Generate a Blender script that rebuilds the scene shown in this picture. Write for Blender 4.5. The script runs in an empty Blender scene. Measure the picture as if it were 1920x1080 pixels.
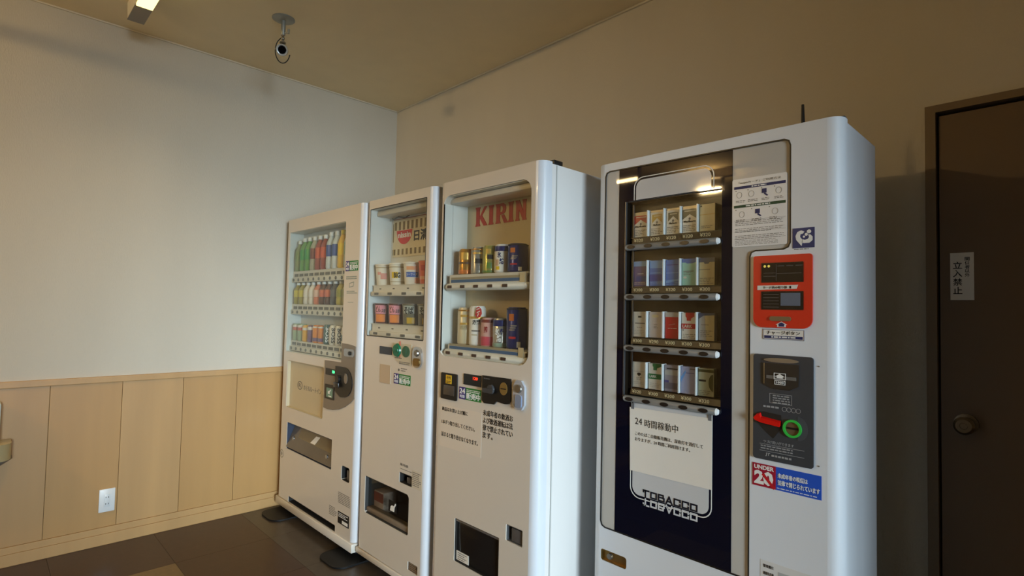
import bpy, bmesh, math, random
from mathutils import Vector, Matrix, geometry
random.seed(7)
S = bpy.context.scene
COL = S.collection
PI = math.pi

# ------------------------------------------------------------------ camera
yaw, pitch, roll = math.radians(45.85967), math.radians(2.25958), math.radians(1.25351)
F = Vector((-math.sin(yaw)*math.cos(pitch), math.cos(yaw)*math.cos(pitch), math.sin(pitch)))
R0 = Vector((math.cos(yaw), math.sin(yaw), 0)); U0 = R0.cross(F)
R = R0*math.cos(roll)+U0*math.sin(roll); U = U0*math.cos(roll)-R0*math.sin(roll)
cam = bpy.data.objects.new('camera', bpy.data.cameras.new('camera')); COL.objects.link(cam)
cam.data.sensor_width = 36; cam.data.lens = 1031.44/1920*36; cam.data.clip_start = .05
CAMLOC = Vector((3.6173, -2.2452, 1.2870))
m = Matrix((R, U, -F)).transposed().to_4x4(); m.translation = CAMLOC
cam.matrix_world = m
S.camera = cam

# ------------------------------------------------------------------ world, daylight, exposure
w = bpy.data.worlds.new('world'); S.world = w; w.use_nodes = True
bg = w.node_tree.nodes['Background']; bg.inputs[0].default_value = (.62, .78, 1, 1); bg.inputs[1].default_value = 1.0
S.view_settings.view_transform = 'Standard'; S.view_settings.look = 'None'
S.view_settings.gamma = 1; S.view_settings.exposure = 0.0; S.view_settings.use_curve_mapping = False
def area(name, loc, rot, sx, sy, power, color, spread=180):
    l = bpy.data.lights.new(name, 'AREA'); l.shape = 'RECTANGLE'; l.size = sx; l.size_y = sy
    l.energy = power; l.color = color; l.spread = math.radians(spread)
    o = bpy.data.objects.new(name, l); COL.objects.link(o); o.location = loc; o.rotation_euler = rot
    return o
# daylight falling through the glass entrance in the far right wall (faces -x)
dl = area('daylight', (8.75, -2.5, 1.2), (0, 0, 0), 2.6, 2.0, 50, (.73, .875, 1.0), 36)
dl.rotation_euler = (Vector((2.4, -.75, .55))-dl.location).to_track_quat('-Z', 'Z').to_euler()

# ------------------------------------------------------------------ materials
def lin(c):
    return tuple(((v/255)/12.92 if v/255 <= .04045 else (((v/255)+.055)/1.055)**2.4) for v in c)
MATS = {}
def mat(name, c, rough=.5, metal=0, var=.0, vscale=8, bump=0, bscale=200, stretch=(1, 1, 1), coat=0, emit=0, spec=.5, trans=0):
    if name in MATS: return MATS[name]
    M = bpy.data.materials.new(name); M.use_nodes = True; nt = M.node_tree; p = nt.nodes['Principled BSDF']
    L = lin(c)
    p.inputs['Base Color'].default_value = (*L, 1); p.inputs['Roughness'].default_value = rough; p.inputs['Metallic'].default_value = metal
    p.inputs['Coat Weight'].default_value = coat; p.inputs['Coat Roughness'].default_value = .08
    p.inputs['Specular IOR Level'].default_value = spec
    p.inputs['Transmission Weight'].default_value = trans
    if emit:
        p.inputs['Emission Color'].default_value = (*L, 1); p.inputs['Emission Strength'].default_value = emit
    tc = nt.nodes.new('ShaderNodeTexCoord'); mp = nt.nodes.new('ShaderNodeMapping')
    nt.links.new(tc.outputs['Object'], mp.inputs[0]); mp.inputs['Scale'].default_value = stretch
    n = nt.nodes.new('ShaderNodeTexNoise'); n.inputs['Scale'].default_value = vscale; n.inputs['Detail'].default_value = 4
    nt.links.new(mp.outputs[0], n.inputs['Vector'])
    r = nt.nodes.new('ShaderNodeValToRGB'); v = max(var, .015)
    r.color_ramp.elements[0].position = .3; r.color_ramp.elements[1].position = .7
    r.color_ramp.elements[0].color = (*[x*(1-v) for x in L], 1); r.color_ramp.elements[1].color = (*[min(1, x*(1+v)) for x in L], 1)
    nt.links.new(n.outputs['Fac'], r.inputs[0]); nt.links.new(r.outputs[0], p.inputs['Base Color'])
    if bump:
        b = nt.nodes.new('ShaderNodeTexNoise'); b.inputs['Scale'].default_value = bscale; b.inputs['Detail'].default_value = 3
        nt.links.new(mp.outputs[0], b.inputs['Vector'])
        bn = nt.nodes.new('ShaderNodeBump'); bn.inputs['Strength'].default_value = bump; bn.inputs['Distance'].default_value = .002
        nt.links.new(b.outputs['Fac'], bn.inputs['Height']); nt.links.new(bn.outputs[0], p.inputs['Normal'])
    MATS[name] = M; return M
def pane_mat(name, tint, base=.05, edge=.55):
    M = bpy.data.materials.new(name); M.use_nodes = True; nt = M.node_tree; nt.nodes.clear()
    out = nt.nodes.new('ShaderNodeOutputMaterial'); mix = nt.nodes.new('ShaderNodeMixShader')
    t = nt.nodes.new('ShaderNodeBsdfTransparent'); g = nt.nodes.new('ShaderNodeBsdfGlossy')
    t.inputs[0].default_value = (*tint, 1); g.inputs['Roughness'].default_value = .03; g.inputs[0].default_value = (.95, .97, 1, 1)
    lw = nt.nodes.new('ShaderNodeLayerWeight'); lw.inputs['Blend'].default_value = .5
    pw = nt.nodes.new('ShaderNodeMath'); pw.operation = 'POWER'; pw.inputs[1].default_value = 4
    ml = nt.nodes.new('ShaderNodeMath'); ml.operation = 'MULTIPLY_ADD'; ml.inputs[1].default_value = edge; ml.inputs[2].default_value = base
    nt.links.new(lw.outputs['Facing'], pw.inputs[0]); nt.links.new(pw.outputs[0], ml.inputs[0]); nt.links.new(ml.outputs[0], mix.inputs[0])
    nt.links.new(t.outputs[0], mix.inputs[1]); nt.links.new(g.outputs[0], mix.inputs[2]); nt.links.new(mix.outputs[0], out.inputs[0])
    return M
GLASS = pane_mat('clear_pane', (.97, .98, .97), .03, .3)
HAZE = pane_mat('clear_pane_door', (.95, .97, .96), .04, .3)
SMOKE = pane_mat('smoked_pane', (.75, .75, .72), .04, .3)

M_WALL = mat('wallpaper', (204, 197, 182), .75, var=.03, vscale=3, bump=.5, bscale=260, stretch=(1, 1, .25))
M_CEIL = mat('ceiling_paint', (240, 223, 186), .8, var=.02, bump=.25, bscale=300)
M_CREAM = mat('cream_enamel', (211, 203, 191), .32, var=.01, vscale=2, coat=.25)
M_WHITE = mat('white_enamel', (218, 223, 229), .42, var=.01, vscale=2, coat=.06)
M_BODY = mat('cabinet_enamel', (220, 217, 213), .3, var=.015, vscale=2, coat=.2)
M_LINER = mat('liner_white', (216, 216, 210), .45)
M_LINERB = mat('liner_beige', (205, 188, 150), .5, var=.03)
M_RAIL = mat('rail_white', (212, 208, 196), .35)
M_SILVER = mat('satin_silver', (170, 172, 174), .28, .85)
M_CHROME = mat('chrome', (205, 208, 212), .12, 1)
M_BLACK = mat('black_plastic', (22, 22, 22), .35)
M_DARK = mat('dark_void', (26, 24, 22), .6)
M_INK = mat('black_ink', (20, 19, 20), .6)
M_INKG = mat('grey_ink', (112, 106, 98), .6)
M_PAPER = mat('paper', (225, 221, 212), .7, var=.015)
M_NAVY = mat('navy_film', (9, 13, 30), .03, spec=.3)
M_GREYP = mat('taupe_panel', (128, 117, 104), .4)
M_STRIP = mat('pearl_panel', (190, 188, 182), .03, spec=.4)
M_WHITEINK = mat('white_ink', (230, 230, 226), .5)
M_GREEN = mat('sticker_green', (32, 122, 48), .45)
M_BLUE = mat('sticker_blue', (36, 84, 176), .4)
M_NAVYINK = mat('navy_ink', (28, 38, 92), .5)
M_RED = mat('signal_red', (196, 30, 20), .35)
M_REDDARK = mat('maroon_ink', (140, 20, 28), .45)
M_PURPLE = mat('sticker_purple', (62, 42, 122), .45)
M_YELLOW = mat('sticker_yellow', (222, 178, 36), .5)
M_STEEL = mat('brushed_steel', (150, 146, 138), .35, .9, var=.05, vscale=30, stretch=(1, 1, 12))
M_BRASS = mat('brass', (150, 122, 72), .35, .9)

# ------------------------------------------------------------------ mesh helpers
class B:
    """collects shapes into one bmesh; coordinates are world metres"""
    def __init__(s): s.bm = bmesh.new()
    def box(s, x0, x1, y0, y1, z0, z1, bev=0):
        v = [s.bm.verts.new(p) for p in ((x0,y0,z0),(x1,y0,z0),(x1,y1,z0),(x0,y1,z0),(x0,y0,z1),(x1,y0,z1),(x1,y1,z1),(x0,y1,z1))]
        f = [s.bm.faces.new([v[i] for i in q]) for q in ((0,3,2,1),(4,5,6,7),(0,1,5,4),(1,2,6,5),(2,3,7,6),(3,0,4,7))]
        if bev:
            es = list({e for a in f for e in a.edges})
            bmesh.ops.bevel(s.bm, geom=es, offset=bev, segments=2, affect='EDGES', profile=.5)
        return s
    def prism(s, loops, fn0, fn1):
        """loops of 2D points (first outer, rest holes) between two mappings to 3D"""
        tris = geometry.tessellate_polygon([[Vector((a, b, 0)) for a, b in l] for l in loops])
        flat = [p for l in loops for p in l]
        a = [s.bm.verts.new(fn0(*p)) for p in flat]; b = [s.bm.verts.new(fn1(*p)) for p in flat]
        for t in tris:
            try:
                s.bm.faces.new([a[i] for i in t]); s.bm.faces.new([b[i] for i in reversed(t)])
            except ValueError: pass
        k = 0
        for l in loops:
            n = len(l)
            for i in range(n):
                j = (i+1) % n
                s.bm.faces.new((a[k+i], a[k+j], b[k+j], b[k+i]))
            k += n
        return s
    def plate(s, loops, y0, y1):            # outline in x-z, thickness along y
        if isinstance(loops[0][0], (int, float)): loops = [loops]
        return s.prism(loops, lambda a, b: (a, y0, b), lambda a, b: (a, y1, b))
    def slab(s, loop, z0, z1):              # outline in x-y, thickness along z
        return s.prism([loop], lambda a, b: (a, b, z0), lambda a, b: (a, b, z1))
    def lathe(s, prof, cx, cy, n=20, z=0, squash=1):
        rings = []
        for r, h in prof:
            rings.append([s.bm.verts.new((cx+r*math.cos(2*PI*i/n), cy+r*squash*math.sin(2*PI*i/n), z+h)) for i in range(n)])
        for a, b in zip(rings, rings[1:]):
            for i in range(n):
                j = (i+1) % n; s.bm.faces.new((a[i], a[j], b[j], b[i]))
        if prof[0][0] > 1e-5: s.bm.faces.new(list(reversed(rings[0])))
        if prof[-1][0] > 1e-5: s.bm.faces.new(rings[-1])
        return s
    def rod(s, p0, p1, r0, r1=None, n=16, rings=None):
        p0, p1 = Vector(p0), Vector(p1); r1 = r0 if r1 is None else r1
        d = (p1-p0); q = d.to_track_quat('Z', 'Y').to_matrix(); L = d.length
        prof = rings or [(r0, 0), (r1, L)]
        rs = [[s.bm.verts.new(p0+q@Vector((r*math.cos(2*PI*i/n), r*math.sin(2*PI*i/n), h))) for i in range(n)] for r, h in prof]
        for a, b in zip(rs, rs[1:]):
            for i in range(n):
                j = (i+1) % n; s.bm.faces.new((a[i], a[j], b[j], b[i]))
        s.bm.faces.new(list(reversed(rs[0]))); s.bm.faces.new(rs[-1])
        return s
    def tube(s, pts, r, n=8):
        pts = [Vector(p) for p in pts]; rs = []
        for i, p in enumerate(pts):
            d = (pts[min(i+1, len(pts)-1)]-pts[max(i-1, 0)]).normalized(); q = d.to_track_quat('Z', 'Y').to_matrix()
            rs.append([s.bm.verts.new(p+q@Vector((r*math.cos(2*PI*k/n), r*math.sin(2*PI*k/n), 0))) for k in range(n)])
        for a, b in zip(rs, rs[1:]):
            for i in range(n):
                j = (i+1) % n; s.bm.faces.new((a[i], a[j], b[j], b[i]))
        s.bm.faces.new(list(reversed(rs[0]))); s.bm.faces.new(rs[-1])
        return s
    def sphere(s, c, r, n=20):
        bmesh.ops.create_uvsphere(s.bm, u_segments=n, v_segments=n//2, radius=r, matrix=Matrix.Translation(c)); return s
    def ribbon(s, pts, wd, y0, y1):         # flat stroke of even width in x-z
        for k, (a, b) in enumerate(zip(pts, pts[1:])):
            y0 -= .00004
            a, b = Vector(a), Vector(b); d = (b-a).normalized()*wd/2; nrm = Vector((-d.y, d.x)); a2, b2 = a-d, b+d
            s.plate([tuple(a2+nrm), tuple(a2-nrm), tuple(b2-nrm), tuple(b2+nrm)], y0, y1)
        return s
    def mesh(s, me, mtx=None):
        k = len(s.bm.verts); s.bm.from_mesh(me); s.bm.verts.ensure_lookup_table()
        if mtx: bmesh.ops.transform(s.bm, matrix=mtx, verts=s.bm.verts[k:])
        return s
    def text(s, body, x0, z0, x1, z1, y, bold=0, t=.0005, keep=False, mirror=False):
        me = text_mesh(body, bold)
        xs = [v.co.x for v in me.vertices]; ys = [v.co.y for v in me.vertices]
        sx = (x1-x0)/(max(xs)-min(xs)); sz = (z1-z0)/(max(ys)-min(ys))
        if keep: sx = sz = min(sx, sz)
        k = len(s.bm.verts); s.bm.from_mesh(me); s.bm.verts.ensure_lookup_table()
        for v in s.bm.verts[k:]:
            a, b, c = v.co; v.co = (x0+(a-min(xs))*sx, y-c*t/.01, z0+(b-min(ys))*sz)
        return s
    def lines(s, x0, z1, x1, dz, n, y, h=.0022, words=True, seed=1):   # rows of print too small to read
        rn = random.Random(seed)
        for i in range(n):
            x = x0; z = z1-i*dz; end = x1-(x1-x0)*rn.choice((0, .05, .25))
            while x < end:
                wd = rn.uniform(.004, .014) if words else end-x
                s.box(x, min(x+wd, end), y-.0005, y, z-h, z); x += wd+.0025
        return s
def text_mesh(body, bold, _c={}):
    if (body, bold) in _c: return _c[(body, bold)]
    c = bpy.data.curves.new('lettering', 'FONT'); c.body = body; c.size = 1; c.extrude = .01; c.offset = bold; c.resolution_u = 2
    o = bpy.data.objects.new('lettering_tmp', c); COL.objects.link(o)
    dg = bpy.context.evaluated_depsgraph_get(); dg.update()
    me = bpy.data.meshes.new_from_object(o.evaluated_get(dg)); bpy.data.objects.remove(o); bpy.data.curves.remove(c)
    _c[(body, bold)] = me; return me
def rr(x0, z0, x1, z1, r, n=5):
    """rounded rectangle; r may be (bl, br, tr, tl)"""
    rs = r if isinstance(r, (tuple, list)) else (r,)*4
    out = []
    for (cx, cz, a), q in zip(((x0, z0, PI), (x1, z0, 1.5*PI), (x1, z1, 0), (x0, z1, .5*PI)), rs):
        ox = cx+q if cx == x0 else cx-q; oz = cz+q if cz == z0 else cz-q
        if q < 1e-5: out.append((cx, cz)); continue
        for i in range(n+1):
            t = a+PI/2*i/n; out.append((ox+q*math.cos(t), oz+q*math.sin(t)))
    return out
def ell(cx, cz, rx, rz, n=24, a0=0, a1=2*PI):
    return [(cx+rx*math.cos(a0+(a1-a0)*i/n), cz+rz*math.sin(a0+(a1-a0)*i/n)) for i in range(n if abs(a1-a0-2*PI) < 1e-6 else n+1)]
def rootloc(p):
    while p.parent: p = p.parent
    return p.location
def obj(name, b, material, parent=None, label=None, smooth=40):
    me = bpy.data.meshes.new(name); bm = b.bm
    bmesh.ops.recalc_face_normals(bm, faces=bm.faces); bm.to_mesh(me); bm.free()
    me.materials.append(material)
    if smooth:
        me.shade_smooth(); me.set_sharp_from_angle(angle=math.radians(smooth))
    o = bpy.data.objects.new(name, me); COL.objects.link(o)
    if parent:
        me.transform(Matrix.Translation(-rootloc(parent))); o.parent = parent
    if label: o['label'] = label
    return o
def thing(name, label, cat, loc=(0, 0, 0), group=None):
    o = bpy.data.objects.new(name, None); COL.objects.link(o); o.empty_display_size = .1; o.location = loc
    o['label'] = label; o['category'] = cat
    if group: o['group'] = group
    return o
def struct(name, b, material, parent=None, smooth=0):
    o = obj(name, b, material, parent, smooth=smooth)
    if not parent: o['kind'] = 'structure'
    return o
def copy_tree(o, parent=None):
    c = o.copy(); COL.objects.link(c); c.parent = parent
    for ch in o.children: copy_tree(ch, c)
    return c

# ------------------------------------------------------------------ room shell
ZC = 2.7835; XR = 8.5; YF = -6.4
struct('floor', B().box(-.1, XR+.1, YF-.1, .1, -.12, -.004), mat('floor_screed', (46, 38, 32), .7))
floor = bpy.data.objects['floor']
def tile_mat(name, c):
    return mat(name, c, .3, var=.16, vscale=26, bump=.08, bscale=60)
T_BR = [tile_mat('vinyl_brown', (51, 30, 22)), tile_mat('vinyl_brown_red', (57, 31, 21)), tile_mat('vinyl_brown_dark', (48, 32, 24))]
T_GR = tile_mat('vinyl_grey', (64, 56, 47)); T_TAN = tile_mat('vinyl_tan', (104, 86, 58))
TS = .457
tm = {}
def tile_mesh(x0, x1, y0, y1, material):
    k = (round(x1-x0, 4), round(y1-y0, 4), material.name)
    if k not in tm:
        b = B().box(0, x1-x0-.0012, 0, y1-y0-.0012, -.004, 0); me = bpy.data.meshes.new('tile'); bmesh.ops.recalc_face_normals(b.bm, faces=b.bm.faces)
        b.bm.to_mesh(me); b.bm.free(); me.materials.append(material); tm[k] = me
    return tm[k]
xs = [0]+[.035+TS*i for i in range(0, 19) if .035+TS*i < XR]+[XR]
ys = [0]+[-1.03+TS*2-TS*i for i in range(0, 30) if YF < -1.03+TS*2-TS*i < 0]+[YF]
for i in range(len(xs)-1):
    for j in range(len(ys)-1):
        x0, x1, y1, y0 = xs[i], xs[i+1], ys[j], ys[j+1]; cx, cy = (x0+x1)/2, (y0+y1)/2
        if cy > -1.03: M = T_GR
        elif (i % 3 == 2) and (j % 3 == 1): M = T_TAN
        else: M = random.choice(T_BR)
        o = bpy.data.objects.new('tile', tile_mesh(x0, x1, y0, y1, M)); COL.objects.link(o); o.location = (x0, y0, 0); o.parent = floor

struct('ceiling', B().box(-.1, XR+.1, YF-.1, .1, ZC, ZC+.1), M_CEIL)
struct('wall_left', B().box(-.12, 0, YF, .1, 0, ZC), M_WALL)
wl = bpy.data.objects['wall_left']
# back wall with the opening of the service door
DX0, DX1, DZ = 3.300, 4.12, 1.962
b = B().plate([[(0, 0), (DX0-.02, 0), (DX0-.02, DZ+.02), (DX1+.02, DZ+.02), (DX1+.02, 0), (XR, 0), (XR, ZC), (0, ZC)]], 0, .12)
struct('wall_back', b, M_WALL)
struct('wall_front', B().box(0, XR, YF-.12, YF, 0, ZC), M_WALL)
struct('wall_shading_stub', B().box(5.0, 5.14, -1.14, -.0005, 0, ZC-.0005), M_WALL)  # unseen stub wall, added to keep daylight off the back wall and service door
EY0, EY1, EZ = -3.86, -1.18, 2.28
b = B().prism([[(YF, 0), (EY0, 0), (EY0, EZ), (EY1, EZ), (EY1, 0), (0, 0), (0, ZC), (YF, ZC)]], lambda a, c: (XR, a, c), lambda a, c: (XR+.12, a, c))
struct('wall_right', b, M_WALL)
# glass entrance in the right wall
fr = B()
for y0, y1, z0, z1 in ((EY0, EY0+.05, 0, EZ), (EY1-.05, EY1, 0, EZ), (EY0, EY1, EZ-.05, EZ), (EY0, EY1, 0, .05), ((EY0+EY1)/2-.025, (EY0+EY1)/2+.025, 0, EZ)):
    fr.box(XR+.02, XR+.08, y0, y1, z0, z1)
d2 = struct('door_2', fr, mat('aluminium', (150, 150, 150), .35, .8))
EM = (EY0+EY1)/2
for y0, y1 in ((EY0+.05, EM-.025), (EM+.025, EY1-.05)): obj('pane', B().box(XR+.045, XR+.051, y0, y1, .05, EZ-.05), HAZE, d2)
# corner beads along the ceiling
M_TRIM = mat('trim_paint', (216, 206, 184), .6)
struct('trim_1', B().box(.0005, .007, YF, -.0005, ZC-.009, ZC-.0005), M_TRIM)
struct('trim_2', B().box(.013, 4.99, -.010, -.0005, ZC-.010, ZC-.0005), M_TRIM)

# wainscot: each board its own piece
def wood(name, c, k):
    M = mat(name, c, .42, var=.07, vscale=9, stretch=(1, 1, .09), coat=.12); return M
WD = [wood('maple_a', (182, 143, 92), 0), wood('maple_b', (188, 149, 97), 1), wood('maple_c', (182, 141, 86), 2)]
sy = [-.02, -.49, -.785, -1.08, -1.371, -1.662, -1.963, -2.26, -2.555, -2.85, -3.145, -3.44, -3.735, -4.03, -4.325, -4.62, -4.915, -5.21, -5.505, -5.80, -6.095, YF]
cm = [0, 2, 2, 2, 1, 2, 0, 1, 2, 0, 1, 2, 0, 1, 0, 2, 1, 0, 1, 2, 0]
for i in range(len(sy)-1):
    obj('plank', B().box(.0005, .012, sy[i+1]+.0011, sy[i]-.0011, .093, .8535, .0008), WD[cm[i]], wl, smooth=0)
obj('plank_backing', B().box(.0002, .004, YF, -.001, .09, .86), mat('joint_board', (140, 108, 68), .7), wl)
t3 = struct('trim_3', B().box(.0005, .018, YF, -.001, .854, .886, .002), WD[1])
struct('baseboard_left', B().box(.0005, .016, YF, -.001, .058, .092, .001).box(.0005, .019, YF, -.001, .0, .0575, .001), WD[1])

# service door in the back wall
M_DOOR = mat('door_paint', (108, 86, 62), .5, var=.03, vscale=4)
M_FRAME = mat('door_frame_paint', (120, 100, 74), .45)
M_DTRIM = M_FRAME
fr = B().plate([[(DX0-.030, 0), (DX0-.002, 0), (DX0-.002, DZ+.002), (DX1+.002, DZ+.002), (DX1+.002, 0), (DX1+.03, 0), (DX1+.03, DZ+.026), (DX0-.03, DZ+.026)]], -.018, .10)
d1 = struct('door_1', fr, M_FRAME)
obj('door_leaf', B().box(DX0+.004, DX1-.004, .0, .045, .006, DZ-.008, .001), M_DOOR, d1, smooth=0)
obj('door_gap', B().box(DX0-.0018, DX1+.0018, .047, .06, .001, DZ+.0018), M_DARK, d1)
kn = obj('door_knob', B().rod((3.367, -.0, .96), (3.367, -.062, .96), .03, rings=[(.031, 0), (.031, .006), (.012, .008), (.012, .028), (.02, .032), (.026, .04), (.027, .052), (.020, .060), (.010, .0601), (.009, .058), (.003, .058)], n=28), mat('knob_metal', (120, 110, 94), .3, .9), d1, 'round metal door knob')
sg = obj('door_sign', B().box(3.331, 3.390, -.002, -.0005, 1.349, 1.500), M_PAPER, d1, 'white sign with black Japanese writing')
t = B()
for i, ch in enumerate('立入禁止'):
    t.text(ch, 3.338, 1.449-i*.027, 3.361, 1.472-i*.027, -.0021, .012)
for i, ch in enumerate('関係者以外'):
    t.text(ch, 3.3675, 1.474-i*.0128, 3.3795, 1.4855-i*.0128, -.0021, .012)
obj('lettering', t, M_INK, sg, smooth=0)

# ------------------------------------------------------------------ small things on the shell
o = thing('power_outlet', 'white double wall outlet on the wood wainscot', 'outlet', (.012, -1.707, .232))
obj('cover_plate', B().box(.0122, .020, -1.742, -1.672, .172, .292, .003), mat('outlet_white', (226, 230, 232), .35), o)
ins = obj('socket_block', B().box(.0185, .0225, -1.720, -1.694, .198, .266, .002), mat('socket_white', (218, 224, 228), .35), o)
for z in (.249, .215):
    for y in (-1.7125, -1.7015): obj('socket_slot', B().box(.0222, .0228, y-.0014, y+.0014, z-.004, z+.004), M_BLACK, ins)

c = thing('security_camera', 'small silver security camera hanging from ceiling mount with looped cable', 'camera', (.735, -1.158, ZC))
gm = mat('mount_grey', (150, 150, 142), .4, .3)
obj('mount_plate', B().lathe([(.056, 0), (.056, -.004), (.050, -.008), (.026, -.012)], .735, -1.158, 28, ZC), gm, c)
st = obj('stem', B().lathe([(.0115, -.008), (.0115, -.088), (.010, -.09)], .735, -1.158, 16, ZC), gm, c)
obj('thumb_screw', B().rod((.735, -1.158, 2.708), (.760, -1.140, 2.708), .004).rod((.760, -1.140, 2.703), (.760, -1.140, 2.725), .006), gm, st)
obj('ball_joint', B().lathe([(.006, -.088), (.006, -.125), (.016, -.126), (.016, -.131), (.006, -.132)], .735, -1.158, 14, ZC).sphere((.735, -1.158, 2.678), .010, 12), M_STEEL, c)
dv = (CAMLOC-Vector((.735, -1.158, 2.613))); dv.normalize()
dv = Vector((dv.x, dv.y-.10, dv.z+.02)).normalized(); pc = Vector((.735, -1.158, 2.616))
hs = obj('camera_housing', B().rod(pc-dv*.045, pc+dv*.035, .02, rings=[(.012, 0), (.024, .010), (.029, .035), (.030, .074), (.0275, .080), (.0225, .080), (.0225, .072), (.018, .071)], n=28), mat('camera_silver', (205, 205, 200), .25, .5), c)
obj('lens', B().rod(pc+dv*.022, pc+dv*.033, .0215, .0190, 24), mat('lens_black', (10, 10, 14), .08), hs)
lp = [Vector((.735, -1.158, 2.69))]
s_ = Vector((-dv.y, dv.x, 0)).normalized()
for i in range(25):
    a = PI*.80-PI*1.22*i/24
    lp.append(Vector((.735, -1.158, 2.614))-dv*.02+s_*(.036*math.sin(-a))+Vector((0, 0, -.066*math.cos(a))))
obj('cable', B().tube(lp, .0026), M_DARK, c)

# ceiling strip lights: lamp, lens and their own light
M_LENS = mat('lamp_lens', (255, 236, 150), .4, emit=2.4)
def strip_light(x, y, L, label, power, tubes=False):
    o = thing('ceiling_light', label, 'ceiling light', (x, y, ZC), 'strip lights on the ceiling')
    hw = .034
    obj('housing', B().prism([[(y-hw-.004, ZC-.0005), (y-hw, ZC-.078), (y+hw, ZC-.078), (y+hw+.004, ZC-.0005)]], lambda a, b_: (x, a, b_), lambda a, b_: (x+L, a, b_)), mat('lamp_housing', (210, 206, 196), .4), o, smooth=0)
    obj('end_cover', B().box(x-.003, x+.20, y-hw-.002, y+hw+.002, ZC-.083, ZC-.0785), mat('lamp_end', (150, 142, 132), .5), o)
    if not tubes: obj('lens', B().box(x+.205, x+L-.2, y-hw, y+hw, ZC-.092, ZC-.0785, .003), M_LENS, o)
    obj('end_cover', B().box(x+L-.195, x+L+.003, y-hw-.002, y+hw+.002, ZC-.083, ZC-.0785), MATS['lamp_end'], o)
    if tubes:
        tb = mat('tube_%d' % power, (255, 218, 150), .4, emit=power/(.346*(L-.24)/1.11))      # bare glowing tube under the housing
        for nd in tb.node_tree.nodes:
            if nd.type == 'BSDF_PRINCIPLED': nd.inputs['Emission Color'].default_value = (1.0, .69, .31, 1)
        obj('tube', B().rod((x+.12, y, ZC-.20), (x+L-.12, y, ZC-.20), .016, n=12), tb, o)
        for xx in (x+.11, x+L-.13): obj('tube_holder', B().box(xx, xx+.02, y-.02, y+.02, ZC-.22, ZC-.0785), MATS['lamp_end'], o)
    else:
        area('strip_lamp', (x+L/2, y, ZC-.097), (0, 0, 0), L-.42, .06, power, (1.0, .74, .40), 110)
    return o
strip_light(.31, -1.731, 1.35, 'warm strip light mounted near the wall beside the security camera', 5)
strip_light(.30, -3.5, .5, 'short warm strip light nearer the machines on the open ceiling', 9, True)
strip_light(.70, -4.42, .5, 'short warm strip light further from the machines on the open ceiling', 62, True)

# wall fixture at the edge of the wainscot
o = thing('wash_stand', 'pale box above a rounded tan tray with grey underside against the wainscot', 'wash stand', (.0, -2.3, .4))
obj('box', B().box(.013, .10, -2.52, -2.143, .615, .795, .006), mat('pale_green_white', (205, 216, 210), .3), o)
obj('tray', B().slab(rr(.0195, -2.56, .16, -2.100, (.005, .06, .06, .005), 6), .535, .612), mat('tan_ceramic', (176, 160, 120), .3), o)
obj('underside', B().prism([rr(.0195, -2.55, .14, -2.094, (.005, .05, .05, .005), 6)], lambda a, b_: (a, b_, .534), lambda a, b_: (.0195+(a-.0195)*.5, -2.35+(b_+2.35)*.45, .43)), mat('grey_underside', (120, 116, 112), .5), o)

# ------------------------------------------------------------------ machine builder
def machine(name, label, x0, x1, yf, yb, z0, z1, dt, r, holes, dm, bmx, cat='vending machine', zdoor=None, trim=None):
    root = thing(name, label, cat, ((x0+x1)/2, (yf+yb)/2, 0))
    zd = zdoor or z0; yd = yf+dt; g = .004; w_ = .018
    cb = B().box(x0+.004, x0+w_, yd+g, yb, z0, z1-.006).box(x1-w_, x1-.004, yd+g, yb, z0, z1-.006)
    cb.box(x0+w_, x1-w_, yd+g, yb, z1-.006-w_, z1-.006).box(x0+w_, x1-w_, yd+g, yb, z0, z0+w_).box(x0+w_, x1-w_, yb-w_, yb, z0+w_, z1-.006-w_)
    obj('cabinet', cb, bmx, root, smooth=0)
    db = B().plate([[(x0+r, zd), (x1-r, zd), (x1-r, z1), (x0+r, z1)]]+holes, yf, yd)
    n = 8
    q = [(x1-r, yd), (x1-r, yf)]+[(x1-r+r*math.sin(PI/2*i/n), yf+r-r*math.cos(PI/2*i/n)) for i in range(1, n+1)]+[(x1, yd)]
    obj('corner_trim', B().slab(q, zd, z1), trim or dm, root)
    q = [(x0+r, yd), (x0, yd)]+[(x0+r-r*math.cos(PI/2*i/n), yf+r-r*math.sin(PI/2*i/n)) for i in range(0, n)]+[(x0+r, yf)]
    db.slab(q, zd, z1)
    d = obj('door', db, dm, root)
    if z0 > .01:
        for fx in (x0+.09, x1-.09):
            for fy in (yf+.09, yb-.08):
                obj('foot', B().lathe([(.032, .0005), (.032, .010), (.024, .016), (.010, .018), (.010, z0)], fx, fy, 18), M_STEEL, root)
    return root, d
def recess(name, x0, z0, x1, z1, ya, yb, material, parent, t=.003, label=None):
    x0, z0, x1, z1 = x0+t+.0006, z0+t+.0006, x1-t-.0006, z1-t-.0006      # the liner stands just inside the opening
    b = B().box(x0-t, x0, ya, yb, z0-t, z1+t).box(x1, x1+t, ya, yb, z0-t, z1+t).box(x0, x1, ya, yb, z0-t, z0).box(x0, x1, ya, yb, z1, z1+t).box(x0-t, x1+t, yb, yb+t, z0-t, z1+t)
    return obj(name, b, material, parent, label, smooth=0)
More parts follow.
